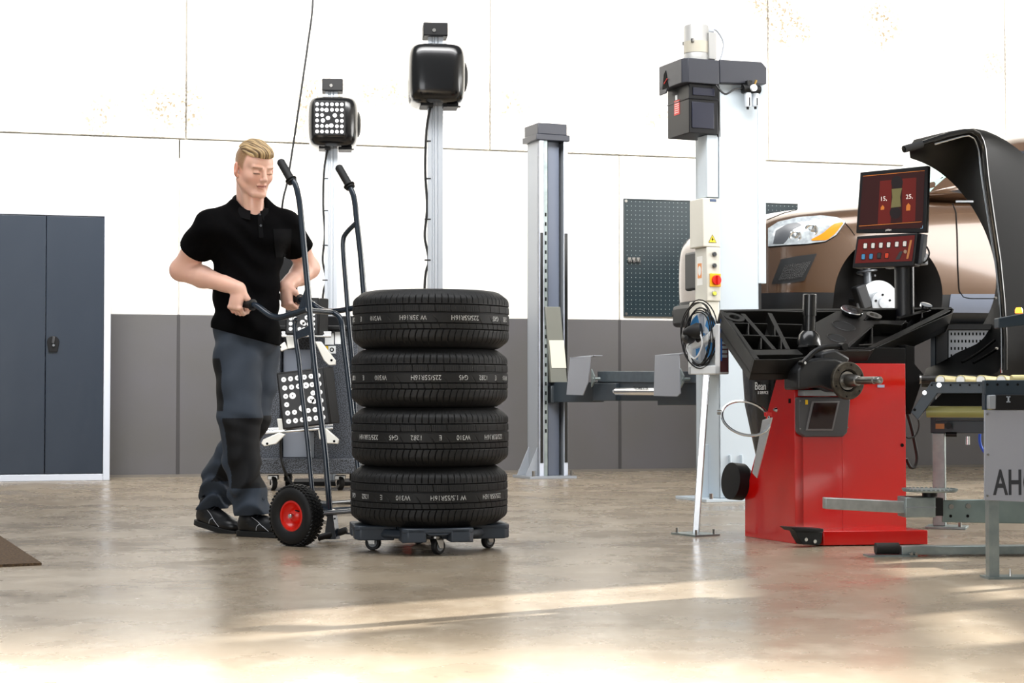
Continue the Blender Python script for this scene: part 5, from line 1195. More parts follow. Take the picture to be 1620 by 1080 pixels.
    om = mat('display_orange', '#b5692c', .3, emit=.4); flat(z8((412, 455), (427, 472), (425, 493), (395, 496), (397, 474)), om, 'arrow_icon', -.0025); flat(z8((632, 438), (650, 458), (647, 500), (613, 503), (614, 462)), om, 'arrow_icon', -.0025)
    flat(z8((245, 206), (772, 158), (772, 162), (245, 211)), om, 'header_line', -.0025); flat(z8((210, 632), (745, 595), (745, 599), (210, 637)), om, 'footer_line', -.0025)
    def txt(s, zx, zy, size, m, name, par, y=-.0028):
        pt = z8((zx, zy))[0]; o = X @ g(pt[0], pt[1], y); R3 = X.to_3x3(); b = B(); letter(b, s, size, place(o, R3 @ Vector((1, 0, .04)), R3 @ Vector((0, 0, 1)), R3 @ Vector((0, -1, 0))), .0002); return b.build(name, m, par, smooth=False)
    wt = mat('display_white', '#d9d2cb', .4, emit=.5)
    txt('15,', 420, 402, .030, wt, 'reading', dp); txt('25,', 640, 384, .030, wt, 'reading', dp)
    b = txt('philips', 462, 667, .012, wt, 'maker_name', sc, -.0008)
    for k in range(6): pt = z8((620+22*k, 655-1.8*k))[0]; flat([(pt[0]-.8, pt[1]-.8), (pt[0]+.8, pt[1]-.8), (pt[0]+.8, pt[1]+.8), (pt[0]-.8, pt[1]+.8)], mat('dim_mark', '#05060a', .3), 'screen_key', -.001, sc)
    flat(z8((738, 632), (755, 630), (754, 653), (737, 655)), mat('pale_blue_light', '#8fc3e6', .3, emit=.6), 'power_light', -.001, sc)
    # keypad
    kb = pr(B(), z8((192, 722), (712, 690), (680, 975), (152, 992)), -.045, .07).build('keypad', mat('keypad_housing', '#17161a', .4), t, bevel=.004)
    pr(B(), z8((712, 712), (765, 700), (740, 955), (690, 965)), .0, .05).build('keypad_side', mat('grey_textured_metal', '#54585f', .5), kb, bevel=.003)
    kp = pr(B(), z8((207, 748), (688, 712), (662, 932), (176, 952)), -.047, .003).build('keypad_foil', mat('red_foil', '#6e1814', .35), kb)
    rb = lambda cx, cy, w, hh: z8((cx-w*.6, cy-hh), (cx+w*.8, cy-hh), (cx+w, cy-hh*.7), (cx+w*.8, cy+hh*.8), (cx+w*.5, cy+hh), (cx-w*.8, cy+hh), (cx-w, cy+hh*.7), (cx-w*.9, cy-hh*.7))
    kbk = mat('key_edge', '#1b1213', .4)
    for k, (cx, cy) in enumerate(((264, 805), (330, 803), (397, 800), (463, 796), (533, 791), (601, 787))):
        e = pr(B(), rb(cx, cy, 20, 27), -.048, .002).build('key', kbk, kp); pr(B(), rb(cx, cy-2, 15, 21), -.0495, .002).build('key_cap', mat('white_key', '#f0eee8', .4), e)
    for cx, cy, hx in ((247, 898, '#4f93c4'), (313, 895, '#4f93c4'), (382, 888, '#37383a'), (447, 888, '#e04a2a')):
        e = pr(B(), rb(cx, cy, 20, 27), -.048, .002).build('key', kbk, kp); pr(B(), rb(cx, cy-2, 15, 21), -.0495, .002).build('key_cap', mat('key_'+hx[1:], hx, .4), e)
    pr(B(), z8((520, 920), (560, 850), (585, 850), (555, 920)), -.0485, .002).build('oval_key', mat('dark_grey_plastic', '#3a3b3d', .4), kp); pr(B(), ell_(605, 852, 14, 16), -.0485, .002).build('round_key', mat('tan_print', '#a98d76', .5), kp)
    pr(B(), z8((645, 755), (664, 753), (632, 912), (613, 915)), -.0485, .002).build('scale_strip', mat('orange_print2', '#c07a44', .5), kp)
    b = B(); b.tube([X @ g(x, y, .03) for x, y in ((1466, 390), (1470, 400), (1466, 412), (1455, 418))], .004, sm=5); b.build('screen_cable', m_cable, t)
    b = B(); b.prism([X @ g(x, y, .03) for x, y in ((1400, 405), (1462, 400), (1462, 418), (1400, 425))], X.to_3x3() @ Vector((0, .05, 0))); b.build('screen_bracket', mat('silver_plastic', '#aab0bb', .4), t, bevel=.004)
    # --- wheel guard, swung open
    N = 40
    def curve(pts, v): return [h(p.x, p.y, v) for p in polyl([tuple(p)[:2] for p in spline([(x, y, 0) for x, y in pts], 5)], N)]
    far = curve([(1440, 250), (1470, 262), (1500, 283), (1527, 312), (1548, 345), (1563, 378), (1572, 410), (1576, 440), (1573, 470), (1562, 500), (1545, 528), (1520, 553), (1490, 572), (1465, 583)], .42)
    near = curve([(1438, 234), (1470, 223), (1500, 214), (1532, 208), (1546, 212), (1554, 228), (1559, 270), (1568, 340), (1577, 400), (1584, 460), (1588, 520), (1588, 565), (1576, 590), (1540, 598), (1500, 600), (1458, 602)], .02)
    mid = curve([(1446, 221), (1500, 208), (1540, 203), (1568, 210), (1600, 228), (1632, 256), (1665, 305), (1690, 370), (1702, 440), (1695, 520), (1670, 575), (1620, 608), (1560, 612), (1500, 612), (1458, 612)], .16)
    out = curve([(1440, 240), (1480, 230), (1520, 235), (1560, 250), (1600, 290), (1630, 340), (1650, 400), (1655, 460), (1640, 520), (1600, 575), (1540, 600), (1500, 606), (1465, 600)], .44)
    b = B(); rows = []
    for i in range(N+1):
        row = []
        for a, c_, k in ((far, near, 6), (near, mid, 4), (mid, out, 5), (out, far, 3)):
            for j in range(k): row.append(a[i].lerp(c_[i], j/k))
        rows.append(row)
    b.loft(rows); gd = b.build('wheel_guard', mat('guard_black_plastic', '#020202', .5, spec=.06), t, ang=50)
    b = B(); b.tube([h(p.x, p.y, .0) for p in polyl([(1429, 236), (1440, 233), (1500, 213), (1533, 206), (1547, 210), (1556, 228), (1561, 280), (1571, 350), (1580, 410), (1586, 470), (1590, 530), (1590, 585)], 40)], .0115, n=10); b.build('guard_tube', m_gloss, gd)
    b = B(); b.tube([h(p.x, p.y, .0) for p in polyl([(1479, 228), (1530, 214), (1540, 217), (1548, 235), (1554, 285), (1564, 350), (1574, 410), (1581, 470), (1584, 530), (1584, 590)], 40)], .004, n=8); b.build('guard_edge_wire', m_chrome, gd)
    a = h(1430, 236, 0); c = h(1458, 228, 0); b = B(); b.cyl(a, c, .0165); b.build('guard_handle', m_rubber, gd)
    for pts in ([(1522, 573), (1545, 560), (1574, 538)], [(1540, 574), (1560, 563), (1576, 553)]):
        b = B(); b.tube([h(x, y, .12) for x, y in pts], .006, sm=4); b.build('moulded_rib', MATS['guard_black_plastic'], gd)
    for px, py in ((1576, 471), (1578, 551)): p = h(px, py, -.012); b = B(); b.cyl(p+Vector((0, .01, 0)), p, .006, n=10); b.build('guard_bolt', m_steel, gd)
    b = B(); b.cyl(h(1456, 600, .05), h(1560, 600, -.1), .019); pv = b.build('pivot_tube', mat('worn_black_steel', '#1d1a17', .45), t)
    b = B(); b.cyl(h(1454, 600, .053), h(1457, 600, .049), .021); b.build('tube_end', m_steel, pv)
    # hose hanging at the right side
    b = B(); b.tube([h(x, y, .08) for x, y in ((1436, 655), (1443, 680), (1448, 705), (1451, 725), (1447, 738), (1440, 738), (1434, 725))], .008, sm=6); b.build('air_hose', m_cable, t)
    b = B(); b.tube([h(x, y, .06) for x, y in ((1450, 655), (1454, 672), (1449, 688), (1438, 693), (1433, 690))], .004, sm=6); b.build('thin_cable', m_cable, t)
    # --- things lying on the tray
    def put_(name, lbl, cat, px, py, parts, up=n, lift=0.0):
        p = T((px-1100)*3.857, (py-440)*3.857, -lift); w = BF.Wd(p); fr2 = Fr(w, BF.rz); r = thing(name, lbl, cat, fr2)
        first = True
        for prof, nm, m in parts: b = B(); b.lathe(prof, (0, 0, 0), up, 36); b.build(nm, m, r, ang=40)
        return r
    put_('centring_cone', 'tall black tool with flared foot standing on the balancer tray', 'clamping tool', 1279, 548, [([(0, 0), (.058, 0), (.056, .012), (.045, .045), (.028, .062), (0, .062)], 'flared_foot', m_gloss), ([(0, .06), (.0265, .06), (.0265, .128), (.030, .130), (.030, .222), (.026, .224), (0, .224)], 'sleeve', m_gloss)], up=Vector((0, -.05, 1)), lift=.008)
    put_('clamping_disc', 'large black disc with bright ground top on the right of the tray', 'clamping disc', 1346, 498, [([(.022, 0), (.045, 0), (.053, .014), (.053, .020), (.022, .020)], 'disc_body', m_black), ([(.022, .0195), (.022, .024), (.051, .024), (.053, .0195)], 'ground_face', m_chrome)], lift=.004)
    put_('spacer_ring', 'small dark spacer ring lying on the tray behind the cup holes', 'ring', 1382, 501, [([(.022, 0), (.036, 0), (.037, .007), (.022, .007), (.022, 0)], 'ring_body', m_steel)], lift=.003)
    put_('quick_nut', 'small silver cap standing at the far right corner of the tray', 'nut', 1463, 490, [([(0, 0), (.022, 0), (.022, .012), (0, .012)], 'cap_base', m_black), ([(0, .012), (.029, .012), (.029, .024), (.02, .025), (0, .025)], 'cap_top', m_chrome)], lift=.004)
    # caliper ring hanging on the side
    f2 = Fr(BF.Wd(s_(1215, 655, -.11)), BF.rz); o = f2.o
    r = thing('width_caliper', 'silver caliper ring with flat bar hanging on the red side panel', 'caliper', f2)
    cc = f2.hit(1180, 662, 'y', .0); e1 = f2.hit(1139, 652, 'y', .06)-cc; 
    pts = []
    for k in range(36):
        a = 2*math.pi*k/36; px = 1180+38*math.cos(a)+(-3)*math.sin(a); py = 661.5+26*math.sin(a)+8*math.cos(a); pts.append(hitp(f2, px, py, (0, 0, 0), (-.5, -.75, .45)))
    b = B(); b.tube(pts, .0062, n=8, closed=True); b.build('caliper_ring', m_chrome, r)
    b = B(); p = pts[18]; b.rbox(p+Vector((-.012, 0, 0)), (.02, .006, .012)); b.rbox(p+Vector((-.012, 0, .012)), (.02, .006, .006)); b.build('ring_clamp', m_steel, r)
    b = B(); b.prism([f2.hit(x, y, 'x', -.01) for x, y in ((1206, 664), (1221, 660), (1197, 756), (1190, 748))], (.006, 0, 0)); b.build('flat_bar', m_alu, r, bevel=.001)
    b = B(); b.rbox((0, 0, 0), (.03, .02, .02)); b.build('pivot_block', m_red, r, bevel=.002)
balancer()

# ================================================================ ROLLER TABLE, LIFT ARM, LETTERED PANEL
m_navy = mat('navy_steel_paint', '#1f2d38', .4)
m_roll = mat('cream_yellow_roller', '#cfc28a', .4)
m_olive = mat('olive_yellow_roller', '#8f8a4d', .4)
def table():
    Y0 = 7.15; fr = Fr((W(1473, 620, Y0).x, Y0, 0), R(-20)); h = lambda px, py, v=0.0: fr.hit(px, py, 'y', v)
    q = lambda pts, v=0.0: [h(x, y, v) for x, y in pts]
    t = thing('roller_table', 'dark blue roller table with cream rollers beside the wheel balancer', 'roller table', fr)
    b = B(); b.prism(q([(1473, 604), (1640, 603), (1640, 622), (1483, 622), (1452, 664), (1441, 652)]), (0, .03, 0)); b.prism(q([(1473, 604), (1640, 603), (1640, 608), (1473, 608)]), (0, .03, 0))
    rl = b.build('side_rail', m_navy, t, bevel=.002)
    for px, py, r, m, nm in ((1486, 609, .010, m_chrome, 'rail_bolt'), (1463, 621, .009, m_chrome, 'rail_bolt'), (1447, 648, .006, m_matt, 'rail_hole'), (1474, 609, .004, m_matt, 'rail_hole'), (1504, 609, .004, m_matt, 'rail_hole'), (1519, 609, .004, m_matt, 'rail_hole'), (1534, 609, .004, m_matt, 'rail_hole'), (1549, 609, .004, m_matt, 'rail_hole')):
        p = h(px, py, -.001); b = B(); b.cyl(p, p-Vector((0, .003 if m is m_matt else .009, 0)), r, n=12); b.build(nm, m, rl)
    b = B(); b.prism(q([(1473, 602), (1640, 601), (1640, 620), (1473, 622)], .80), (0, .03, 0)); b.build('side_rail', m_navy, t, bevel=.002)
    z = h(1500, 604).z
    for k in range(7):
        x = .035+k*.082; b = B(); b.cyl((x, .032, z+.008), (x, .80, z+.008), .021, n=20); ro = b.build('roller', m_roll, t); b = B(); b.cyl((x, .028, z+.008), (x, .05, z+.008), .017, n=16); b.build('roller_bearing', m_steel, ro)
    a, c = h(1466, 651, .05), h(1560, 651, .05); b = B(); b.cyl(a, Vector((c.x+.3, .05, a.z)), .024, n=24); b.build('drive_roller', m_olive, t)
    a, c = h(1490, 629, .2), h(1560, 629, .2); b = B(); b.cyl(a, Vector((c.x+.3, .2, a.z)), .012, n=20); b.build('idler_roller', m_roll, t)
    b = B(); b.prism(q([(1490, 622), (1640, 622), (1640, 642), (1470, 642)], .12), (0, .02, 0)); b.build('inner_plate', m_matt, t)
    # far frame on galvanised legs with a perforated board
    v = 1.18
    b = B(); b.prism(q([(1472, 525), (1480, 525), (1480, 685), (1472, 685)], v), (0, .05, 0)); b.prism(q([(1478, 665), (1640, 665), (1640, 685), (1478, 685)], v), (0, .05, 0)); b.prism(q([(1478, 659), (1640, 657), (1640, 664), (1478, 664)], v-.05), (0, .1, 0)); b.build('rear_frame', m_navy, t, bevel=.003)
    b = B(); b.prism(q([(1479, 512), (1640, 513), (1640, 522), (1479, 522)], v+.02), (0, .06, 0)); b.prism(q([(1480, 520), (1500, 520), (1500, 602), (1480, 602)], v+.02), (0, .04, 0)); bf = b.build('board_frame', m_black, t, bevel=.003)
    b = B(); b.prism(q([(1500, 522), (1640, 522), (1640, 602), (1500, 602)], v+.04), (0, .01, 0)); bd = b.build('perforated_board', mat('pale_grey_board', '#c9ccd1', .5), t)
    b = B()
    for i in range(20):
        for j in range(6):
            p = h(1505+5.7*i, 528+11.5*j, v+.039); b.box(p.x-.0035, p.x+.0035, p.y, p.y+.002, p.z-.007, p.z+.007)
    b.build('perforations', m_matt, bd, smooth=False)
    zf = h(1485, 685, v).z
    xl, xr2 = h(1475, 750, v).x, h(1495, 750, v).x
    b = B(); b.box(xl, xr2, v, v+.06, .012, zf); lg = b.build('leg', m_galv, t, bevel=.003); b = B(); b.box(xl-.03, xr2+.10, v-.05, v+.11, 0, .012); b.build('foot_plate', m_galv, lg, bevel=.002)
    b = B(); b.cyl((xr2+.07, v-.02, .012), (xr2+.07, v-.02, .045), .009, n=8); b.build('anchor_bolt', m_steel, lg)
    b = B(); b.prism(q([(1480, 670), (1494, 670), (1494, 678), (1480, 678)], v-.01), (0, .01, 0)); b.build('terminal_block', mat('copper_terminal', '#a87446', .4, metal=.5), t); b = B(); b.cyl(h(1500, 673, v), h(1500, 673, v-.05), .016, n=16); b.cyl(h(1496, 687, v), h(1514, 687, v), .012); b.build('valve_knob', m_black, t)
    b = B(); p = h(1531, 690, v); b.cyl(p, p-Vector((0, 0, .04)), .010); b.build('air_coupling', m_chrome, t)
    b = B(); b.tube(q([(1550, 686), (1550, 698), (1553, 708), (1560, 718)], v-.3), .007, sm=5); b.build('blue_hose', mat('blue_hose', '#1f55c9', .35), t)
table()
def panel():
    Y0 = 5.95; o = F(1570, 915); fr = Fr((o.x, o.y, 0), R(4)); h = lambda px, py, v=0.0: fr.hit(px, py, 'y', v); q = lambda pts, v=0.0: [h(x, y, v) for x, y in pts]
    t = thing('lettered_machine', 'grey metal panel with large dark lettering on galvanised legs, at the right edge', 'machine panel', fr)
    b = B(); b.prism(q([(1558, 648), (1760, 648), (1760, 800), (1558, 791)], -.03), (0, .012, 0)); pn = b.build('front_panel', mat('pale_grey_lacquer', '#9b9ea7', .45), t, bevel=.002)
    M = place(h(1571, 765, -.0305), (1, 0, 0), (0, 0, 1), (0, -1, 0)); vs, fs = text_mesh('AHCON', .125, .0004, .0022); mx = min(v[0] for v in vs); b = B(); b.add([M @ Vector(((v[0]-mx)*.60, v[1], v[2])) for v in vs], fs); b.build('lettering', mat('dark_grey_print', '#2e3036', .5), pn, smooth=False)
    for px, py in ((1562, 655), (1563, 719), (1562, 784)): p = h(px, py, -.031); b = B(); b.cyl(p, p-Vector((0, .004, 0)), .004, n=10); b.build('screw', m_steel, pn)
    b = B(); b.prism(q([(1558, 601), (1760, 601), (1760, 626), (1558, 625)], -.03), (0, .03, 0)); b.build('upper_rail', m_navy, t, bevel=.003)
    for px in (1562, 1578, 1594, 1610): p = h(px, 608, -.031); b = B(); b.cyl(p, p-Vector((0, .001, 0)), .0045, n=10); b.build('rail_hole', m_matt, t)
    b = B(); b.prism(q([(1558, 624), (1562, 624), (1562, 648), (1558, 648)], -.03), (0, .03, 0)); b.build('end_post', m_navy, t)
    b = B(); b.prism(q([(1564, 625), (1576, 624), (1576, 647), (1564, 647)], -.05), (0, .05, 0)); cb = b.build('bracket', m_gcol, t, bevel=.004); b = B(); b.prism(q([(1576, 624), (1760, 624), (1760, 648), (1576, 648)], -.04), (0, .05, 0)); bx = b.build('black_channel', m_black, t, bevel=.002)
    p = h(1595, 631.5, -.041); b = B(); b.box(p.x-.007, p.x+.007, p.y-.002, p.y, p.z-.011, p.z-.007); b.box(p.x-.007, p.x+.007, p.y-.002, p.y, p.z+.007, p.z+.011); b.box(p.x-.003, p.x+.003, p.y-.002, p.y, p.z-.011, p.z+.011); b.build('steel_clip', m_chrome, bx)
    b = B(); b.cyl(h(1600, 601, .05), h(1760, 600, .05), .018); b.build('roller', m_roll, t)
    xl, xr2 = h(1562, 850).x, h(1578, 850).x; zt = h(1570, 660, 0).z
    for dx in (0, .55):
        b = B(); b.box(xl+dx, xr2+dx, -.017, .02, .008, zt); b.box(xl+dx+.012, xr2+dx, -.018, -.017, .008, zt); lg = b.build('leg', m_galv, t, bevel=.002); b = B(); b.box(xl+dx-.008, xr2+dx+.16, -.03, .06, 0, .008); b.build('foot_plate', m_galv, lg); b = B(); b.cyl((xr2+dx+.045, .0, .008), (xr2+dx+.045, .0, .035), .006, .002, n=8); b.build('anchor_bolt', m_steel, lg)
    # blue arm with orange lamp
    b = B(); b.prism(q([(1580, 503), (1700, 480), (1700, 505), (1580, 519)], .25), (0, .05, 0)); p = h(1698, 500, .25); b.box(p.x-.03, p.x+.03, .25, .31, zt, p.z); b.box(p.x-.03, p.x+.03, 0, .31, zt-.04, zt); ar = b.build('blue_arm', m_navy, t, bevel=.003)
    p = h(1612, 495, .27); b = B(); b.lathe([(0, 0), (.014, 0), (.014, .012), (.010, .02), (0, .021)], p, (0, 0, 1), 20); b.build('orange_lamp', mat('orange_lamp', '#ff9a2a', .3, emit=2.5), ar)
panel()
def arm():
    Y0 = 6.75; o = W(1305, 620, Y0); fr = Fr((o.x, Y0, 0), R(4)); h = lambda px, py, v=0.0: fr.hit(px, py, 'y', v); q = lambda pts, v=0.0: [h(x, y, v) for x, y in pts]
    t = thing('lift_arm', 'galvanised swing arm with a round serrated plate reaching in front of the red balancer', 'lift arm', fr)
    b = B(); b.prism(q([(1306, 787), (1432, 793), (1432, 812), (1306, 805)]), (0, .05, 0)); b.build('square_tube', mat('bright_galvanised', '#c3c6c4', .35, metal=.8, noise=(18, .6, '#8b8f8e')), t, bevel=.003)
    b = B(); b.box(h(1430, 800).x, h(1478, 800).x, -.02, .09, h(1450, 818).z, h(1450, 786).z); sl = b.build('sliding_block', m_galv, t, bevel=.004); b = B(); zc = h(1450, 801).z; b.box(h(1430, 800).x, h(1478, 800).x, -.023, -.02, zc-.003, zc); b.build('weld_line', m_gcol, sl)
    b = B(); b.box(h(1478, 800).x, h(1492, 800).x, .0, .07, h(1450, 816).z, h(1450, 788).z); b.build('slot_insert', m_black, t)
    pc = h(1471, 777, .03); b = B(); b.cyl((pc.x, .03, h(1450, 786).z), (pc.x, .03, pc.z), .03); b.build('plate_stem', m_black, t)
    b = B(); n = 72; r0 = .108; b.lathe([(.03, 0), (r0-.004, 0), (r0, .006), (r0-.006, .008), (.03, .008)], (pc.x, .03, pc.z), (0, 0, 1), n)
    for k in range(36): a = 2*math.pi*k/36; c = Vector((pc.x+(r0-.004)*math.cos(a), .03+(r0-.004)*math.sin(a), pc.z+.006)); b.box(c.x-.004, c.x+.004, c.y-.004, c.y+.004, c.z, c.z+.006)
    b.build('serrated_plate', m_galv, t)
    b = B(); b.prism(q([(1491, 791), (1760, 786), (1760, 830), (1491, 826)], .02), (0, .012, 0)); b.prism(q([(1580, 789), (1760, 786), (1760, 830), (1580, 827)], .03), (0, .06, 0)); pl = b.build('hinge_plate', mat('green_grey_galvanised', '#8b9a98', .4, metal=.6, noise=(9, .6, '#6d7c7b')), t, bevel=.003)
    for px, py, m, nm in ((1504, 801, m_steel, 'bolt'), (1531, 800, m_steel, 'bolt'), (1504, 816, m_matt, 'hole'), (1531, 816, m_matt, 'hole')): p = h(px, py, .019); b = B(); b.cyl(p, p-Vector((0, .009 if m is m_steel else .001, 0)), .010 if m is m_steel else .006, n=12); b.build(nm, m, pl)
    # floor rail and post out of the frame that carry the arm
    xe = h(1755, 810, .05).x; b = B(); b.box(xe-.04, xe+.04, 0, .1, 0, .28); b.build('column_foot', m_galv, t, bevel=.003)
    v = F(1500, 881).y-Y0
    a = fr.hit(1427, 880, 'z', 0); c = fr.hit(1640, 880, 'z', 0); 
    b = B(); b.prism([(a.x, a.y, .006), (xe, a.y-.02, .006), (xe, a.y+.06, .006), (a.x, a.y+.06, .006)], (0, 0, .034)); fl = b.build('floor_rail', m_galv, t, bevel=.003)
    b = B(); b.box(xe-.04, xe+.04, min(0, a.y), .1, 0, .04); b.build('rail_link', m_galv, t)
    b = B(); b.box(a.x-.14, a.x+.06, a.y-.015, a.y+.07, 0, .006); b.build('skid_plate', m_galv, t)
    b = B(); b.cyl((a.x-.10, a.y+.03, .03), (a.x-.005, a.y+.03, .03), .023, n=24); rr = b.build('rubber_roller', mat('brown_black_rubber', '#1d1a16', .7, bump=(90, .5, .004)), t)
    b = B(); b.cyl((a.x+.03, a.y-.01, .012), (a.x+.03, a.y-.03, .012), .006); b.cyl((a.x+.05, a.y-.01, .012), (a.x+.05, a.y-.03, .012), .006); b.build('rail_bolts', m_steel, fl)
arm()
def reel():
    o = F(1101, 846); fr = Fr(o, R(-60)); t = thing('measuring_stand', 'white box with blue wheel disc and coiled black cables on a slanted silver pole', 'stand', fr)
    h = lambda px, py, v=0.0: fr.hit(px, py, 'y', v)
    tp = fr.I @ W(1118, 590, o.y-.01); b = B(); b.tube([(0, 0, .0), tp], .021, n=4); b.build('pole', mat('satin_steel', '#c9ccd0', .22, metal=.9), t, bevel=.003)
    b = B(); b.box(-.10, .09, -.07, .07, -.0, .008); bp = b.build('base_plate', m_galv, t)
    for x, y in ((-.08, -.05), (.07, -.05), (-.08, .05), (.07, .05)): b = B(); b.cyl((x, y, .008), (x, y, .03), .006, n=8); b.build('anchor_bolt', m_steel, bp)
    v = -.03; q = lambda pts, vv=v: [h(x, y, vv) for x, y in pts]
    z0 = h(1112, 592, v).z; x0 = h(1088, 560, v).x; x1 = h(1138, 560, v).x; zt = h(1112, 545, v).z; zr = h(1132, 512, v).z
    b = B(); b.box(x0, x0+.03, v, v+.055, z0, zt); b.box(x1-.035, x1, v, v+.055, z0, zr); b.box(x0, x1, v, v+.055, z0, h(1112, 578, v).z); b.box(x0, x1, v+.045, v+.055, z0, zt)
    b.prism(q([(1092, 545), (1100, 538), (1112, 534), (1124, 522), (1132, 512), (1137, 512), (1137, 530), (1115, 542), (1095, 552)]), (0, .055, 0)); bx = b.build('box', m_white, t, bevel=.006, seg=2)
    b = B(); b.box(x1, x1+.002, v+.004, v+.05, z0+.01, zr-.01); sp = b.build('side_face', mat('dark_red_brown_face', '#54363a', .3), bx)
    b = B()
    for k in range(9): z = z0+.075+k*.020; b.box(x1+.002, x1+.006, v+.015, v+.04, z, z+.013)
    b.build('scale_keys', mat('grey_keys', '#8e9a9f', .4), sp, smooth=False); b = B(); b.box(x1+.002, x1+.003, v+.006, v+.013, z0+.06, z0+.25); b.build('blue_scale', mat('blue_print', '#2d6fc2', .4), sp)
    c = h(1113, 533, v+.03); d = Vector((0, -1, 0)); r = .128
    b = B(); b.lathe([(0, 0), (r*.93, 0), (r*.93, .004), (0, .004)], c, d, 40); dk = b.build('wheel_disc', mat('white_disc', '#dde2e6', .4), t)
    for k in range(4):
        a0, a1 = R(22+90*k), R(68+90*k); pts = [c+d*.0045+Vector((math.cos(a), 0, math.sin(a)))*rr for rr, rng in ((r*.88, [a0+(a1-a0)*i/6 for i in range(7)]), (r*.42, [a1-(a1-a0)*i/6 for i in range(7)])) for a in rng]
        b = B(); b.prism(pts, d*.001); b.build('blue_sector', mat('sky_blue_print', '#3c8fd0', .4), dk)
    b = B(); b.lathe([(.018, 0), (.030, .01), (.026, .03), (0, .034)], c, d, 24); b.build('hub', m_chrome, dk)
    for k in range(4): a = R(90*k+3); e = Vector((math.cos(a), 0, math.sin(a))); b = B(); b.bar(c+e*.03+d*.007, c+e*r*.85+d*.007, .03, .004, up=(0, 1, 0)); b.build('spoke', mat('silver_plastic', '#aab0bb', .4), dk)
    rs = random.Random(4); b = B()
    for k in range(7):
        ox, oz, rr, ph = rs.uniform(-.02, .02), rs.uniform(-.01, .03), rs.uniform(.105, .15), rs.uniform(0, 6)
        pts = [c+Vector((ox+rr*.85*math.cos(a), -.012-.004*k+.008*math.sin(2*a+ph), oz+rr*1.05*math.sin(a))) for a in [2*math.pi*i/28 for i in range(28)]]
        b.tube(pts, .0030, n=6, closed=True)
    lab(b.build('coiled_cable', m_cable, t), 'tangled black cable coil')
    b = B(); b.tube([c+Vector((.0, -.06, .0)), c+Vector((-.04, -.065, -.05)), c+Vector((.02, -.065, -.10)), c+Vector((.07, -.06, -.04)), c+Vector((.05, -.06, .03))], .004, sm=8, n=6); b.build('white_lead', m_white, t)
    for dx, dz, s in ((-.045, .002, 1), (.035, .028, 1.1)):
        p = c+Vector((dx, -.05, dz)); b = B(); b.lathe([(0, -.01), (.030*s, -.01), (.034*s, .01), (.022*s, .05), (.010, .075), (0, .076)], p, (.6 if dx < 0 else -.7, -.6, -.1), 24); b.build('rubber_cone', m_rubber, t)
reel()
# door mat
a = F(-60, 850); c = F(66, 894)
b = B(); b.prism([F(-60, 846), F(-2, 849), F(66, 894), F(-120, 902)], (0, 0, .010)); tag(b.build('door_mat', mat('brown_coir', '#6a5238', .95, noise=(90, .4, '#33261a'), bump=(120, 1.0, .01))), 'brown coir mat lying on the floor at the left edge', 'mat')
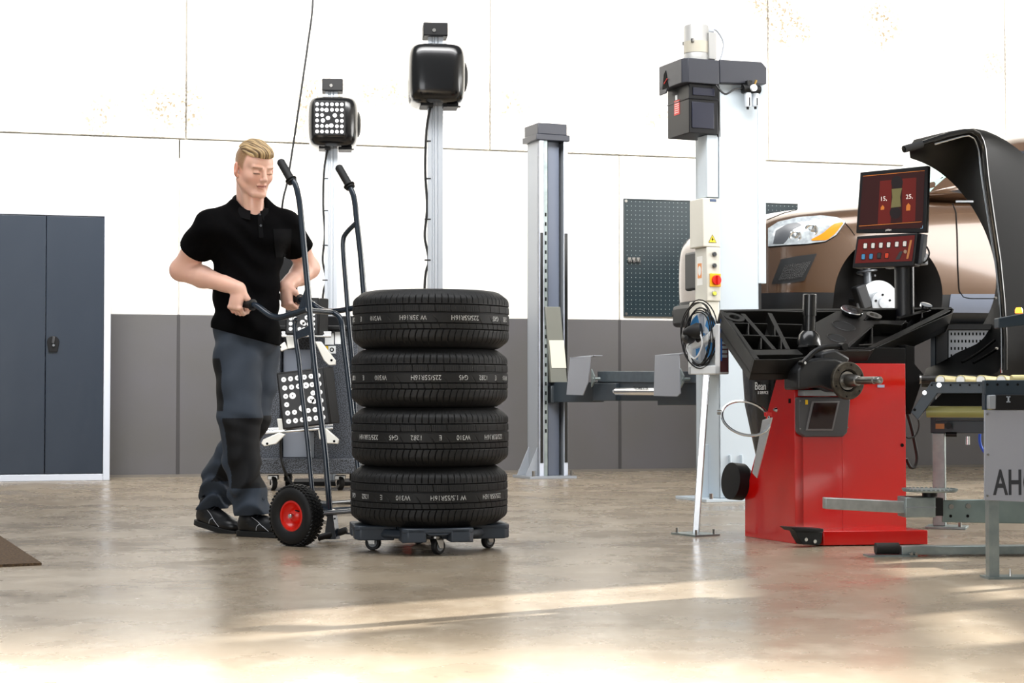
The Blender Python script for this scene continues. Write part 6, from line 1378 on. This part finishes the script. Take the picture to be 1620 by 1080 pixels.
# ================================================================ RAISED CAR BEHIND THE LIFT COLUMN
def car():
    KZ = R(17); cw = W(1409, 478, 11.5); ux = Vector((math.cos(KZ), math.sin(KZ), 0)); o = cw-ux*.90; o.z = cw.z-.365
    fr = Fr((o.x, o.y, o.z), KZ)
    t = bpy.data.objects.new('car', None); COL.objects.link(t); t.location = fr.o; t.rotation_euler = (0, 0, KZ)
    tag(t, 'bronze-brown estate car raised on a lift, its front wheel removed', 'car')
    Wd = 1.89
    #        x     halfwidth  zbot  zmid  zsh   zedge zcen
    ST = [(-.015, .50, .36, .55, .70, .74, .76), (.0, .60, .30, .55, .78, .83, .85), (.06, .75, .25, .55, .82, .90, .93), (.17, .865, .23, .56, .86, .955, .99), (.36, .925, .22, .58, .92, .985, 1.03), (.65, .945, .22, .60, .97, 1.015, 1.075),
          (.95, .945, .22, .62, 1.00, 1.04, 1.11), (1.25, .94, .22, .62, 1.02, 1.06, 1.14), (1.7, .935, .22, .62, 1.03, 1.07, 1.12), (2.6, .935, .22, .62, 1.06, 1.09, 1.12), (3.6, .935, .22, .62, 1.08, 1.12, 1.14), (4.3, .90, .25, .62, 1.08, 1.12, 1.14), (4.58, .78, .32, .62, 1.02, 1.08, 1.10), (4.63, .66, .40, .62, .95, 1.0, 1.02)]
    rows = []
    for x, w, zb, zm, zs, ze, zc in ST:
        half = [(.0, zb-.02), (.70*w, zb-.02), (.93*w, zb+.02), (.985*w, zb+.14), (1.0*w, zm), (.995*w, (zm+zs)/2+.02), (.965*w, zs), (.87*w, ze), (.55*w, zc-.012), (0, zc)]
        row = [Vector((x, Wd/2-y, z)) for y, z in half]+[Vector((x, Wd/2+y, z)) for y, z in half[-2:0:-1]]
        rows.append(row)
    b = B(); b.loft(rows); tmp = b.build('car_shell_raw', m_red)
    sub = tmp.modifiers.new('s', 'SUBSURF'); sub.levels = 3; sub.render_levels = 3
    cut = B(); cut.cyl((.90, -.2, .365), (.90, .34, .365), .405, n=64); cut.box(.60, 1.2, -.2, .34, .0, .365)
    cutb = B(); n = 40; pr = [(.90+.41*math.cos(a), -.2, .40+.41*math.sin(a)) for a in [math.pi*k/n for k in range(n+1)]]+[(.49, -.2, .0), (1.31, -.2, .0)]
    cutb.prism(pr, (0, .56, 0)); cutter = cutb.build('cutter', m_red)
    bo = tmp.modifiers.new('b', 'BOOLEAN'); bo.operation = 'DIFFERENCE'; bo.object = cutter; bo.solver = 'EXACT'
    # paint: brown above, dark cladding below, by height on the body
    def paint(name, top, low, zcut, rough=.22):
        m = mat(name, top, rough, coat=1.0, metal=.35, spec=.6); nt = m.node_tree; bs = nt.nodes['Principled BSDF']
        tc = nt.nodes.new('ShaderNodeTexCoord'); sx = nt.nodes.new('ShaderNodeSeparateXYZ'); nt.links.new(tc.outputs['Object'], sx.inputs[0])
        gt = nt.nodes.new('ShaderNodeMath'); gt.operation = 'GREATER_THAN'; gt.inputs[1].default_value = zcut; nt.links.new(sx.outputs['Z'], gt.inputs[0])
        mx = nt.nodes.new('ShaderNodeMix'); mx.data_type = 'RGBA'; mx.inputs[6].default_value = srgb(low); mx.inputs[7].default_value = srgb(top)
        nt.links.new(gt.outputs[0], mx.inputs[0]); nt.links.new(mx.outputs[2], bs.inputs['Base Color'])
        r = nt.nodes.new('ShaderNodeMath'); r.operation = 'MULTIPLY_ADD'; r.inputs[1].default_value = -.2; r.inputs[2].default_value = rough+.2; nt.links.new(gt.outputs[0], r.inputs[0]); nt.links.new(r.outputs[0], bs.inputs['Roughness'])
        nt.links.new(gt.outputs[0], bs.inputs['Coat Weight'])
        return m
    m_paint = paint('bronze_metallic_paint', '#513b2a', '#15181c', .425)
    m_well = mat('wheel_well_black', '#0a0808', .8)
    bpy.context.view_layer.update(); dg = bpy.context.evaluated_depsgraph_get(); ev = tmp.evaluated_get(dg); me = bpy.data.meshes.new_from_object(ev)
    me.materials.clear(); me.materials.append(m_paint); me.materials.append(m_well)
    for p in me.polygons:
        c = p.center; p.use_smooth = True
        inr = (c.x-.9)**2+(max(c.z-.40, 0))**2 < .4125**2 and c.y > .03 and c.y < .45 and abs(c.x-.9) < .4125
        p.material_index = 1 if inr or (c.z < .235) else 0
    me.set_sharp_from_angle(angle=R(40))
    body = bpy.data.objects.new('car_body', me); COL.objects.link(body); body.parent = t
    bpy.data.objects.remove(tmp); bpy.data.objects.remove(cutter)
    Mw = fr.M; bv = BVHTree.FromPolygons([Mw @ v.co for v in me.vertices], [tuple(p.vertices) for p in me.polygons]); org = Vector((0, 0, 0)); I = fr.I
    def pt(A, C, name, m, par, nu=24, nv=8, off=.004, thick=.006, ang=30):
        b = patch(bv, A, C, nu, nv, off, thick); b.v = [I @ p for p in b.v]; return b.build(name, m, par, ang=ang)
    def line(pts, name, m, r, par, k=20, off=.0): 
        P = on_surface_line(bv, pts, k, off)
        if len(P) > 2: b = B(); b.tube([I @ p for p in P], r, n=6); return b.build(name, m, par)
    # greenhouse
    gl = mat('tinted_glass', '#9fc4c0', .05, spec=.8, coat=1); rf = m_paint
    def gh(y_in, rows_): pass
    gx = [(1.18, .80, 1.10, .72, 1.13), (1.55, .84, 1.05, .66, 1.37), (1.98, .86, 1.05, .60, 1.60), (2.6, .86, 1.05, .58, 1.66), (3.4, .85, 1.06, .57, 1.655), (4.0, .82, 1.06, .55, 1.60), (4.45, .74, 1.06, .50, 1.20)]
    rws = []
    for x, wb, zb, wt_, zt in gx:
        hs = [(wb, zb), (wb*.5+wt_*.5+.03, (zb+zt)/2), (wt_, zt-.02), (wt_*.6, zt+.015), (0, zt+.025)]
        rws.append([Vector((x, Wd/2-y, z)) for y, z in hs]+[Vector((x, Wd/2+y, z)) for y, z in hs[-2::-1]])
    b = B(); b.loft(rws); cab_ = b.build('cabin', [rf], t); sb = cab_.modifiers.new('s', 'SUBSURF'); sb.levels = 2; sb.render_levels = 2
    bpy.context.view_layer.update(); dg = bpy.context.evaluated_depsgraph_get(); m2 = bpy.data.meshes.new_from_object(cab_.evaluated_get(dg)); cab_.modifiers.clear(); cab_.data = m2
    m2.polygons.foreach_set('use_smooth', [True]*len(m2.polygons))
    bvc = BVHTree.FromPolygons([Mw @ v.co for v in m2.vertices], [tuple(p.vertices) for p in m2.polygons])
    # windscreen and side glass follow the cabin
    def band(name, f, nu, nv, m, par, off=.004):
        pts = [f(i/nu, j/nv) for j in range(nv+1) for i in range(nu+1)]; T = []; 
        for p in pts:
            c = Mw @ Vector((p[0], p[1], p[2])); L_, n_, _, _ = bvc.find_nearest(c); ctr = Mw @ Vector((2.5, Wd/2, 1.2))
            if n_.dot(L_-ctr) < 0: n_ = -n_
            T.append((I @ (L_+n_*off), I @ (L_-n_*.006)))
        k = nu+1; N_ = len(T); f_ = [(j*k+i, j*k+i+1, (j+1)*k+i+1, (j+1)*k+i) for j in range(nv) for i in range(nu)]
        ring = [i for i in range(nu)]+[j*k+nu for j in range(nv)]+[nv*k+i for i in range(nu, 0, -1)]+[j*k for j in range(nv, 0, -1)]
        b = B(); b.add([a for a, _ in T]+[c for _, c in T], f_+[tuple(N_+q for q in r[::-1]) for r in f_]+[(ring[a], ring[(a+1) % len(ring)], N_+ring[(a+1) % len(ring)], N_+ring[a]) for a in range(len(ring))]); return b.build(name, m, par, ang=60)
    band('windscreen', lambda u, v: (1.22+.70*v, Wd/2+(.775-.145*v)*(2*u-1), 1.15+.43*v), 16, 8, gl, t)
    m_dg = mat('dark_window_glass', '#26292f', .06, spec=.8)
    band('side_window', lambda u, v: (1.46+1.1*u+.30*v*(1-u), Wd/2-(.85-.16*v)-.05, 1.09+.46*v*(.45+.55*min(1, u*3))), 10, 6, m_dg, t)
    band('side_window', lambda u, v: (2.72+1.0*u-.05*v, Wd/2-(.84-.16*v)-.05, 1.12+.44*v), 10, 6, m_dg, t)
    # lamp, fog grille, cladding lines
    hl = pt([(1216, 362), (1232, 352), (1262, 345), (1300, 342), (1325, 345), (1336, 351)], [(1216, 390), (1240, 388), (1275, 386), (1305, 382), (1322, 372), (1336, 353)], 'headlight', mat('headlight_clear', '#a9b0b4', .12, spec=.7, coat=1, noise=(30, .3, '#8a9094')), t, 28, 10, .010)
    pt([(1228, 366), (1245, 356), (1262, 353), (1268, 357)], [(1224, 386), (1240, 386), (1247, 378), (1250, 366)], 'lamp_recess', mat('dark_lamp_recess', '#3a3d42', .3), hl, 10, 6, .013)
    pt([(1283, 379), (1300, 370), (1318, 355), (1331, 352)], [(1284, 381), (1308, 380), (1320, 370), (1333, 354)], 'turn_signal', mat('amber_lens', '#dd7a0c', .25), hl, 14, 5, .014)
    for px, py, r, nm in ((1258, 374, .042, 'projector'), (1283, 364, .045, 'reflector')):
        hh = bv.ray_cast(Vector((0, 0, CAMZ)), ray(px, py).normalized())
        if hh[0]:
            nn_ = -ray(px, py).normalized(); c = I @ (hh[0]+hh[1]*.006); nn_ = I.to_3x3() @ nn_; b = B(); b.lathe([(r, -.01), (r, .006), (r*.8, .010), (r*.55, .004), (0, .012)], c, nn_, 24); b.build(nm, m_chrome, hl)
    line([(1216, 391), (1240, 389), (1275, 387), (1305, 383), (1322, 373), (1337, 352)], 'lamp_gap', m_matt, .003, hl, 24, .003)
    fg = pt([(1236, 410), (1262, 405), (1292, 401)], [(1221, 449), (1245, 448), (1272, 444)], 'fog_lamp_grille', mat('grille_black', '#0c0d0f', .45), t, 14, 8, .007)
    pt([(1242, 420), (1265, 416), (1283, 413)], [(1232, 443), (1250, 442), (1268, 438)], 'grille_mesh', mat('grille_mesh_black', '#08080a', .5, bump=(160, 1, .01)), fg, 14, 8, .011)
    line([(1213, 348), (1240, 337), (1280, 327), (1320, 321), (1360, 318)], 'bonnet_gap', m_matt, .003, t, 24, .001)
    line([(1505, 318), (1512, 335), (1514, 370), (1515, 420), (1517, 460), (1524, 470), (1535, 472), (1575, 472)], 'door_gap', m_matt, .005, t, 40, .001)
    line([(1336, 352), (1345, 362), (1352, 372)], 'wing_gap', m_matt, .003, t, 10, .001)
    pt([(1512, 317), (1540, 317)], [(1512, 320), (1540, 320)], 'window_trim', m_chrome, t, 8, 1, .008)
    pt([(1504, 465), (1600, 465)], [(1500, 494), (1600, 495)], 'door_cladding', mat('cladding_with_reflection', '#5d6472', .35), t, 16, 5, .004)  # lighter blue-grey is a reflection painted into the cladding colour
    # far front corner: grille and licence plate edge
    b = B(); b.box(-.035, .0, .55, 1.35, .50, .78); b.build('front_grille', mat('grille_black', '#0c0d0f', .45), t, bevel=.02)
    b = B(); b.box(-.06, .1, .35, 1.54, .24, .40); b.build('lower_intake', mat('grille_black', '#0c0d0f', .45), t, bevel=.03)
    # hub, brake disc, strut in the open arch
    hc = Vector((.90, .17, .365)); yv = Vector((0, -1, 0))
    b = B(); b.lathe([(.06, -.012), (.158, -.012), (.158, .012), (.06, .012)], hc, yv, 48, closed=True); bd = b.build('brake_disc', mat('bright_disc_steel', '#aeb2b5', .35, metal=.6), t)
    b = B(); b.lathe([(0, .0), (.075, .0), (.080, .02), (.080, .06), (.072, .065), (.036, .065), (.034, .08), (0, .082)], hc, yv, 32); hb = b.build('wheel_hub', mat('white_hub', '#a4a8ac', .35), bd)
    for k in range(5): a = R(72*k+20); p = hc+Vector((math.cos(a), -.066/1, math.sin(a)))*1; p = hc+Vector((math.cos(a)*.056, -.066, math.sin(a)*.056)); b = B(); b.cyl(p, p+yv*.004, .008, n=10); b.build('bolt_hole', m_matt, hb)
    b = B(); b.rbox(hc+Vector((-.13, -.01, .04)), (.08, .09, .17), (0, R(-20), 0)); b.build('brake_caliper', mat('dark_cast_iron', '#2b2c2e', .5, metal=.4), t, bevel=.012)
    b = B(); b.cyl(hc+Vector((-.03, .08, .05)), hc+Vector((-.02, .14, .50)), .028); b.rings([hc+Vector((-.025+.0, .11, .20+.0))+Vector((.065*math.cos(a), .065*math.sin(a), .27*a/(14*math.pi))) for a in [i*math.pi/8 for i in range(112)]], [.008]*112, 6); b.build('strut_and_spring', mat('grey_strut', '#7d8186', .4, metal=.5), t)
    b = B(); b.bar(hc+Vector((0, .04, -.10)), hc+Vector((.12, .50, -.12)), .05, .03); b.bar(hc+Vector((-.1, .06, .02)), hc+Vector((-.12, .40, .04)), .03, .03); b.rbox(hc+Vector((-.02, .07, .06)), (.12, .07, .16)); b.build('steering_knuckle', MATS['dark_cast_iron'], t, bevel=.008)
    # the lift arms that carry the car, running to a column out of the frame
    f2 = Fr((fr.o.x, fr.o.y, 0), KZ); q = thing('vehicle_lift', 'dark lift arm under the sill of the raised brown car', 'vehicle lift', f2); z0 = fr.o.z+.20
    b = B(); b.box(1.45, 3.3, .10, .24, z0-.09, z0-.002); b.build('lift_arm', m_lift, q, bevel=.006)
    b = B(); b.box(3.1, 3.4, -.35, .0, 0, 2.3); b.box(3.1, 3.4, -.30, .24, z0-.09, z0-.02); b.build('lift_post', m_gcol, q, bevel=.006)
car()

# ================================================================ WALL WITH WINDOWS ON THE RIGHT (out of the frame, lets the sun in)
RX = 7.2
def f2w(px, py):   # where the sun ray that reaches a floor point passes the right wall
    p = F(px, py); k = (RX-p.x)/(-SUND.x); return p.y-SUND.y*k, -SUND.z*k
def right_wall():
    OP = []   # openings (y0, y1, z0, z1)
    def op(pts, wide=0): ys, zs = zip(*[f2w(*p) for p in pts]); OP.append((min(ys)-.02, max(ys)+.05+wide, min(zs), max(zs)+.02))
    op([(1130, 937), (1180, 948), (430, 985), (440, 1003)], .22)
    op([(1460, 975), (1640, 1010)])
    op([(1530, 930), (1640, 942)])
    op([(1400, 890), (1560, 903)])
    return OP
OPS = right_wall()
def build_right():
    ys = sorted(set([-4.0, 16.2]+[v for o in OPS for v in o[:2]])); zs = sorted(set([0.0, 6.2]+[v for o in OPS for v in o[2:]]))
    b = B()
    for i in range(len(ys)-1):
        run = None
        for j in range(len(zs)-1):
            cy, cz = (ys[i]+ys[i+1])/2, (zs[j]+zs[j+1])/2; hole = any(o[0] < cy < o[1] and o[2] < cz < o[3] for o in OPS)
            if hole:
                if run is not None: b.box(RX, RX+.03, ys[i], ys[i+1], run, zs[j]); run = None
            elif run is None: run = zs[j]
        if run is not None: b.box(RX, RX+.03, ys[i], ys[i+1], run, 6.2)
    struct(b.build('wall_right', m_wall))
    for k, (y0, y1, z0, z1) in enumerate(OPS):
        b = B(); e = .03
        for q in ((y0-e, y1+e, z0-e, z0), (y0-e, y1+e, z1, z1+e), (y0-e, y0, z0, z1), (y1, y1+e, z0, z1)): b.box(RX-.01, RX+.035, *q)
        struct(b.build('window_%d' % (k+1), m_gcol))
build_right()
